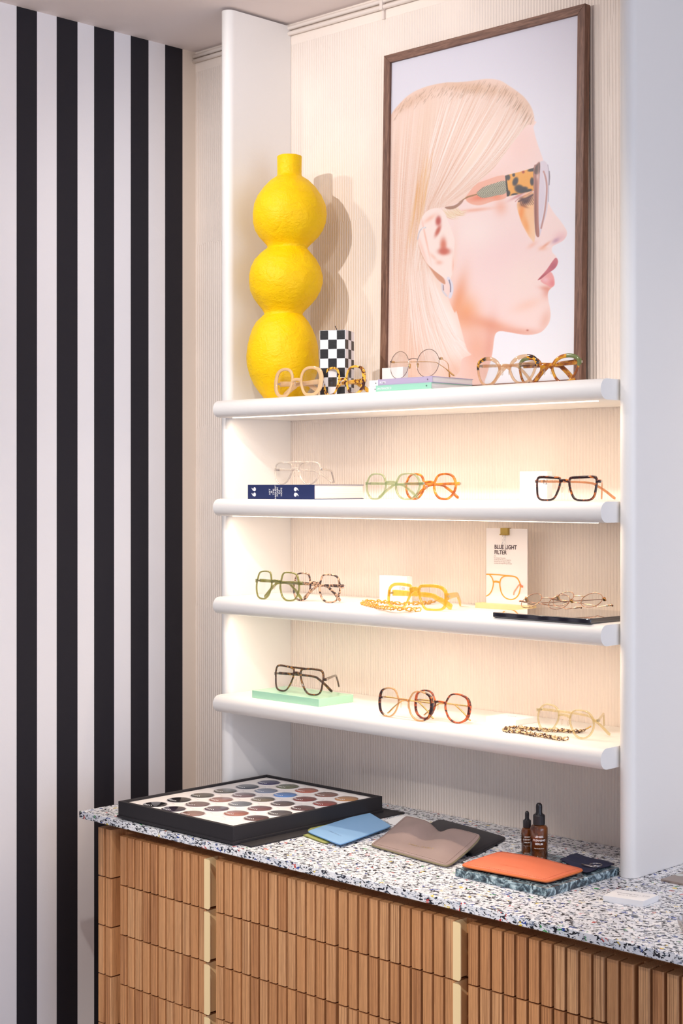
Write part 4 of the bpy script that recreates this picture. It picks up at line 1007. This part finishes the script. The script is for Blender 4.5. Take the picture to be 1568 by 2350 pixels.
# ------------------------------------------------------------------ leather goods on the worktop
def leather(name, col, rough=.55):
    k = NT(name); v = k.pos(); k.base(k.mix(k.math('MULTIPLY', k.noise(v, 900, 2), .35), lin(col), tuple(x*.7 for x in lin(col)))); k.set(Roughness=rough)
    k.bump(k.voro(v, 1100, 'Distance'), .35, .0004); return k.m
def pouch(name, corners, lab, cat, mat, edge, z0, thick=.004, bulge=.01, fn=None, txt=None, stitch=None, txtmat=None, under=0):
    """corners: left, front, right, back as world points on the supporting surface"""
    Lc, Fc, Rc, Bc = [Vector(c) for c in corners]; ctr = (Lc+Fc+Rc+Bc)/4; ctr.z = z0
    rt = empty(name, ctr, 0, lab, cat); na, nb = 40, 30
    def P(a_, b_):
        rr = 1-.045*(abs(a_)**10)*(abs(b_)**10); a2, b2 = a_*rr, b_*rr
        u_, w_ = (a2+1)/2, (b2+1)/2
        p = (Lc*(1-u_)+Fc*u_)*(1-w_)+(Bc*(1-u_)+Rc*u_)*w_
        return Vector((p.x-ctr.x, p.y-ctr.y, 0))
    def lift(a_, b_): return fn(a_, b_) if fn else 0
    def top(a_, b_):
        q = max(0, (1-a_*a_))**.6*max(0, (1-b_*b_))**.6
        p = P(a_, b_); p.z = thick+bulge*q+lift(a_, b_); return p
    def bot(a_, b_):
        p = P(a_, b_); p.z = max(.0004, lift(a_, b_)*.9); return p
    b = MB(); A_ = np.linspace(-1, 1, na); B_ = np.linspace(-1, 1, nb)
    V = [top(a_, b_) for b_ in B_ for a_ in A_]; V2 = [bot(a_, b_) for b_ in B_ for a_ in A_]
    F = [(j*na+i, j*na+i+1, (j+1)*na+i+1, (j+1)*na+i) for j in range(nb-1) for i in range(na-1)]
    n0 = len(V); F2 = [tuple(n0+q for q in f[::-1]) for f in F]
    bd = [i for i in range(na)]+[j*na+na-1 for j in range(1, nb)]+[(nb-1)*na+i for i in range(na-2, -1, -1)]+[j*na for j in range(nb-2, 0, -1)]
    F3 = [(bd[i], n0+bd[i], n0+bd[(i+1) % len(bd)], bd[(i+1) % len(bd)]) for i in range(len(bd))]
    b.add(V+V2, F+F2+F3); b.build('leather', mat, rt, True, 70)
    if edge:
        b = MB(); b.tube([(V[i]+V2[i])/2 for i in bd], max(.0008, thick*.42), 6, loop=True); b.build('edge', edge, rt, True)
    if stitch:
        b = MB(); ins = .93; per_ = []
        for a_ in np.linspace(-ins, ins, 46): per_.append((a_, -ins))
        for b_ in np.linspace(-ins, ins, 34): per_.append((ins, b_))
        for a_ in np.linspace(ins, -ins, 46): per_.append((a_, ins))
        for b_ in np.linspace(ins, -ins, 34): per_.append((-ins, b_))
        for q in range(len(per_)-1):
            p, r_ = top(*per_[q]), top(*per_[q+1]); p.z += .0002; r_.z += .0002
            b.tube([p, p.lerp(r_, .6)], .0003, 4)
        b.build('stitching', stitch, rt)
    if txt:
        s, a0, b0, sz, sa = txt
        la, lb = (Fc-Lc).length, (Bc-Lc).length
        def f(X, Y):
            p = top(max(-1, min(1, a0+X*2/la)), max(-1, min(1, b0+Y*2/lb))); p.z += .0003; return p
        text('stamped_text', s, sz, txtmat, f, rt, 'CENTER', spacing=sa)
    return rt
GST = plain('gold_stamp', (214, 184, 110), .3, .6)
zc = ZT
c4 = lambda L, z: [at_z(u, v, z) for u, v in L]
pouch('card_sleeve', c4([(671, 1907), (748, 1936), (868, 1896), (815, 1866)], zc+.002), 'olive green flat leather sleeve under the light blue one', 'leather sleeve', leather('olive_leather', (164, 168, 98)), plain('olive_edge', (120, 124, 66), .6), ZT, .0026, .0008)
pouch('card_sleeve', c4([(704, 1909), (781, 1940), (899, 1897), (844, 1864)], zc+.006), 'light blue flat leather sleeve lying beside the black lens tray', 'leather sleeve', leather('sky_leather', (140, 184, 226)), plain('blue_edge', (96, 142, 190), .6), ZT+.0048, .0026, .0008,
      txt=('JIMMY FAIRLY', .0, -.62, .0058, 1.5), txtmat=plain('slate_stamp', (90, 110, 150), .5))
o = mk('paper_card', [p-at_z(930, 1880, zc) for p in c4([(884, 1882), (903, 1893), (988, 1884), (931, 1868)], zc+.001)]+[p-at_z(930, 1880, zc)-Vector((0, 0, .0006)) for p in c4([(884, 1882), (903, 1893), (988, 1884), (931, 1868)], zc+.001)],
       [(0, 1, 2, 3), (7, 6, 5, 4), (0, 4, 5, 1), (1, 5, 6, 2), (2, 6, 7, 3), (3, 7, 4, 0)], CARD)
o.location = at_z(930, 1880, zc); tag(o, 'white paper card half hidden behind the taupe leather pouch', 'card')
pouch('glasses_pouch', c4([(935, 1916), (1086, 1963), (1163, 1922), (1010, 1880)], zc+.004), 'black leather glasses pouch half under the taupe one', 'glasses pouch', leather('black_leather', (26, 25, 33), .5), plain('black_edge', (24, 22, 28), .5), ZT, .005, .006, stitch=plain('dark_thread', (80, 76, 84), .6))
def f_taupe(a_, b_):
    back = max(0, (b_+1)/2)
    ridge = .026*back**1.6*(1-.55*math.exp(-((a_+.05)/.22)**2)) 
    ridge += .006*math.exp(-((a_-.55)/.3)**2)*math.exp(-((b_+.1)/.5)**2)+.007*math.exp(-((a_+.5)/.35)**2)*math.exp(-((b_-.2)/.5)**2)
    return ridge+.0016
pt = [at_z(849, 1940, ZT+.003), at_z(1026, 1990, ZT+.003), at_z(1106, 1918, ZT+.030), at_z(931, 1873, ZT+.030)]
pouch('glasses_pouch', pt, 'puffed taupe leather glasses pouch with a gold stamped name', 'glasses pouch', leather('taupe_leather', (158, 136, 130), .42), plain('khaki_edge', (134, 124, 94), .6), ZT, .004, .007, fn=f_taupe, txt=('JIMMY FAIRLY', .12, -.52, .0078, 1.5), txtmat=GST, stitch=plain('brown_thread', (120, 98, 90), .6))
# marble slab
k = NT('green_marble'); v = k.pos(); n1 = k.noise(v, 55, 6, .65, 1.6); vd = k.voro(k.mapping(v, (1, 1, 1)), 70, 'Distance')
c1 = k.ramp(n1, [(.36, lin((34, 46, 56))), (.47, lin((66, 84, 94))), (.54, lin((128, 152, 160))), (.66, lin((206, 224, 228)))])
k.base(c1); k.set(Roughness=.12)
b = MB(); b.box(-1.757, -1.5585, 2.082, 2.288, ZT, ZT+.0135); o = b.build('marble_slab', k.m, bevel=.0015)
tag(o, 'square polished green-black marble slab under the orange pouch', 'marble slab')
MT = ZT+.0135
def f_or(a_, b_): return .002*math.exp(-((a_+.1)/.5)**2)*(b_+1)*.5+.004
oc = [at_z(1057, 1986, MT+.006), at_z(1256, 2024, MT+.006), at_z(1342, 1994, MT+.008), at_z(1149, 1953, MT+.008)]
pouch('glasses_pouch', oc, 'orange leather glasses pouch lying on the marble slab', 'glasses pouch', leather('orange_leather', (232, 120, 80), .5), plain('orange_edge', (222, 118, 60), .6), MT, .0042, .006, fn=f_or, stitch=plain('orange_thread', (214, 112, 84), .6),
      txt=('JIMMY FAIRLY', .05, -.6, .006, 1.5), txtmat=plain('orange_stamp', (222, 116, 76), .4))
# navy cloth
cc_ = c4([(1285, 1974), (1345, 2006), (1413, 1984), (1324, 1959)], MT+.001); ctr = sum(cc_, Vector())/4; ctr.z = MT
b = MB(); n = 22; V = []
for j in range(n):
    for i in range(n):
        u_, w_ = i/(n-1), j/(n-1); p = (cc_[0]*(1-u_)+cc_[1]*u_)*(1-w_)+(cc_[3]*(1-u_)+cc_[2]*u_)*w_-ctr
        ed = .0008*math.sin(40*(u_+w_))*(1 if i in (0, n-1) or j in (0, n-1) else 0)
        V.append(Vector((p.x+ed, p.y+ed, .0022+.0012*math.sin(7*u_+3*w_)+.0008*math.sin(13*w_-4*u_))))
F = [(j*n+i, j*n+i+1, (j+1)*n+i+1, (j+1)*n+i) for j in range(n-1) for i in range(n-1)]
b.add(V, F); b.add([v-Vector((0, 0, .0009)) for v in V], [f[::-1] for f in F])
o = b.build('lens_cloth', plain('navy_microfibre', (44, 46, 72), .85, bumpd=.0003, bscale=3000), None, True); o.location = ctr
tag(o, 'dark navy cleaning cloth on the marble slab right of the orange pouch', 'cleaning cloth')
kp = at_z(1368, 1985, MT+.005)
rt = empty('key_ring', kp, 0, 'small silver key ring with a screwdriver on the navy cloth', 'key ring')
b = MB()
for dz in (0, .0008): b.tube([(.0105*math.cos(q), .0105*math.sin(q), dz) for q in np.linspace(0, 2*math.pi, 28, endpoint=False)], .0005, 6, loop=True)
b.build('ring', SILVER, rt, True)
b = MB(); e1 = at_z(1363, 1990, MT+.0055)-kp; e2 = at_z(1336, 1984, MT+.0055)-kp
b.tube([e1, e1.lerp(e2, .3), e1.lerp(e2, .35), e2], [.0012, .0012, .0018, .0018], 8)
for q in range(3): b.tube([e1+Vector((.002*q, .001*q, .001))+Vector((.0022*math.cos(r_), .0004*q, .0022*math.sin(r_))) for r_ in np.linspace(0, 6.28, 12, endpoint=False)], .0005, 5, loop=True)
b.build('screwdriver', SILVER, rt, True)
# bottles
k = NT('amber_glass'); k.base(lin((70, 34, 14))); k.set(Roughness=.06); k.b.inputs['Coat Weight'].default_value = 1
k.base(k.ramp(k.noise(k.coord(), 45, 2), [(.35, lin((58, 26, 12))), (.65, lin((128, 68, 24)))])); k.see_through(.18, (.75, .42, .16)); AMB = k.m
RUB = plain('black_rubber', (26, 22, 26), .35); CAPM = plain('black_plastic_cap', (30, 26, 30), .45)
def bottle(u, y, r, h, lab, ts):
    p = at_y(u, y); rt = empty('serum_bottle', (p.x, y, MT), 0, lab, 'dropper bottle', 'lens cleaning serum bottles')
    b = MB(); b.lathe([(.001, 0), (r*.9, 0), (r, .0015), (r, h*.53), (r*.97, h*.565), (r*.8, h*.595), (r*.55, h*.61), (r*.5, h*.64), (r*.3, h*.64)], n=40); b.build('glass_body', AMB, rt, True, 50)
    b = MB(); R = []
    for z_ in (h*.615, h*.618, h*.77, h*.79):
        rr = r*(.66 if z_ < h*.78 else .58)
        R.append([((rr+(.0003 if q % 2 else 0))*math.cos(2*math.pi*q/60), (rr+(.0003 if q % 2 else 0))*math.sin(2*math.pi*q/60), z_) for q in range(60)])
    b.rings(R); b.build('cap', CAPM, rt, True, 30)
    b = MB(); b.lathe([(r*.46, h*.79), (r*.44, h*.8), (r*.36, h*.83), (r*.37, h*.93), (r*.33, h*.97), (r*.2, h*.995), (.0003, h)], n=24); b.build('rubber_bulb', RUB, rt, True, 50)
    fa = math.atan2(-y, -p.x)+.0
    def f(X, Y):
        a_ = fa+X/r; return Vector(((r+.0002)*math.cos(a_), (r+.0002)*math.sin(a_), Y))
    for s, z_, sz in (('LENSES', .40, 1.0), ('CLEANING', .335, 1.0), ('SERUM', .27, 1.0), ('Keep me safe at home', .20, .42), ('JIMMY FAIRLY', .028, .5)):
        text('label_text', s, r*.31*sz, WHITEINK, lambda X, Y, z_=z_: f(X, Y+h*z_), rt, 'CENTER', bold=.012)
    return rt
bottle(1237.5, 2.245, .0156, .0985, 'taller amber glass dropper bottle with black bulb, behind the orange pouch', 1)
bottle(1210, 2.259, .0103, .0765, 'smaller amber dropper bottle standing left of the taller one', .7)
# white card box
cb = [at_z(u, v, ZT+.0095) for u, v in ((1384, 2055), (1477, 2068), (1512, 2054), (1416, 2040))]
ctr = sum(cb, Vector())/4; ctr.z = ZT
b = MB(); Vb = [Vector((p.x-ctr.x, p.y-ctr.y, 0)) for p in cb]+[Vector((p.x-ctr.x, p.y-ctr.y, .0095)) for p in cb]
b.add(Vb, [(3, 2, 1, 0), (4, 5, 6, 7), (0, 1, 5, 4), (1, 2, 6, 5), (2, 3, 7, 6), (3, 0, 4, 7)])
o = b.build('card_box', CARD, bevel=.0004); o.location = ctr; tag(o, 'small flat white box with grey print at the right of the worktop', 'box')
ea = (Vb[5]-Vb[4]).normalized(); eb_ = (Vb[7]-Vb[4]).normalized(); og = Vb[4]+(Vb[7]-Vb[4])*.55+ea*.010
GPP = plain('light_grey_print', (176, 172, 178), .6)
text('lid_text', 'Cleaning Kit - £10', .0075, GPP, lambda X, Y: og+ea*X+eb_*Y+Vector((0, 0, .0002)), o)
text('lid_text', 'Spray & Cloth', .0058, GPP, lambda X, Y: og+ea*(X+.006)-eb_*.010+eb_*Y+Vector((0, 0, .0002)), o)
# metal plate and dish at the right edge
p = at_z(1516, 2017, ZT+.004)
o = box_thing('metal_plate', p.x, p.x+.20, p.y, p.y+.13, ZT, ZT+.004, plain('brushed_metal', (176, 160, 150), .35, 1), 'thin brushed metal plate at the right edge, foot of the side panel', 'metal plate', .0012)
b = MB(); c0 = at_z(1562, 2008, ZT+.004); b.lathe([(.0005, .0001), (.009, .0001), (.009, .0004), (.0005, .0004)], (c0.x-o.location.x, c0.y-o.location.y, .004), 28); b.build('round_sticker', plain('pale_sticker', (214, 216, 212), .5), o)
p = at_z(1600, 2140, ZT); rt = empty('dish', p, 0, 'round silver dish cut off by the right edge of the worktop view', 'dish')
b = MB(); b.lathe([(.001, 0), (.018, 0), (.024, .004), (.0285, .014), (.0295, .020), (.0282, .020), (.027, .014), (.022, .006), (.001, .003)], n=48); b.build('bowl', SILVER, rt, True, 50)

# ------------------------------------------------------------------ lights
def area(name, loc, tgt, sx_, sy_, power, col):
    l = D.lights.new(name, 'AREA'); l.shape = 'RECTANGLE'; l.size = sx_; l.size_y = sy_; l.energy = power; l.color = col
    o = D.objects.new(name, l); C.objects.link(o); o.location = loc
    o.rotation_euler = (Vector(tgt)-Vector(loc)).to_track_quat('-Z', 'Y').to_euler(); return o
def spot(name, loc, tgt, power, col, ang=70, blend=.6, rad=.018):
    l = D.lights.new(name, 'SPOT'); l.energy = power; l.color = col; l.spot_size = math.radians(ang); l.spot_blend = blend; l.shadow_soft_size = rad
    o = D.objects.new(name, l); C.objects.link(o); o.location = loc
    o.rotation_euler = (Vector(tgt)-Vector(loc)).to_track_quat('-Z', 'Y').to_euler(); return o
for i in range(3):
    area('shelf_led', ((XL+XR)/2, YF+.0335, SZ[i]-TH/2-.002), ((XL+XR)/2, YF+.05, SZ[i]-1), .96, .006, 1.2, (1, .795, .60))
spot('ceiling_or_fill_spot', (-2.27, 1.12, CZ+.97), (-2.3, 2.4, CZ+.45), 36, (1, .955, .935), 75, .7, .008)
spot('ceiling_or_fill_spot', (-2.72, 1.55, CZ+.98), (-1.9, 2.4, CZ+.55), 9, (1, .94, .88), 80, .8)
spot('ceiling_or_fill_spot', (-1.45, 1.05, CZ+.98), (-2.0, 2.1, ZT), 36, (1, .95, .91), 85, .7)
spot('ceiling_or_fill_spot', (-1.2, -.2, CZ+.98), (-2.05, 1.97, .46), 165, (1, .93, .86), 27, .45)  # fill spot, added with a narrow cone to brighten the drawer fronts
spot('ceiling_or_fill_spot', (-1.5, .5, CZ+.98), (-2.9, 1.5, CZ), 30, (1, .96, .96), 90, .8, .05)
area('shopfront_daylight', (2.2, 1.3, 1.6), (-2.5, 1.6, 1.5), 3.0, 2.2, 62, (.62, .76, 1.0))
w = D.worlds.new('daylight'); bpy.context.scene.world = w; w.use_nodes = True
bg = w.node_tree.nodes['Background']; bg.inputs[0].default_value = (.86, .87, 1.0, 1); bg.inputs[1].default_value = .55

# ------------------------------------------------------------------ camera
cam = D.cameras.new('camera'); co_ = D.objects.new('camera', cam); C.objects.link(co_)
cam.sensor_fit = 'VERTICAL'; cam.sensor_height = 36; cam.lens = FPX/2350*36
cam.shift_y = -(1175-HV)/2350
co_.location = (0, 0, CZ); co_.rotation_euler = (math.pi/2, 0, AZ); cam.clip_start = .05
cam.dof.use_dof = False
sc = bpy.context.scene; sc.camera = co_
sc.view_settings.view_transform = 'Standard'; sc.view_settings.look = 'None'; sc.view_settings.gamma = 1; sc.view_settings.exposure = 0
sc.view_settings.use_curve_mapping = False
sc.cycles.transparent_max_bounces = 32; sc.cycles.max_bounces = 8
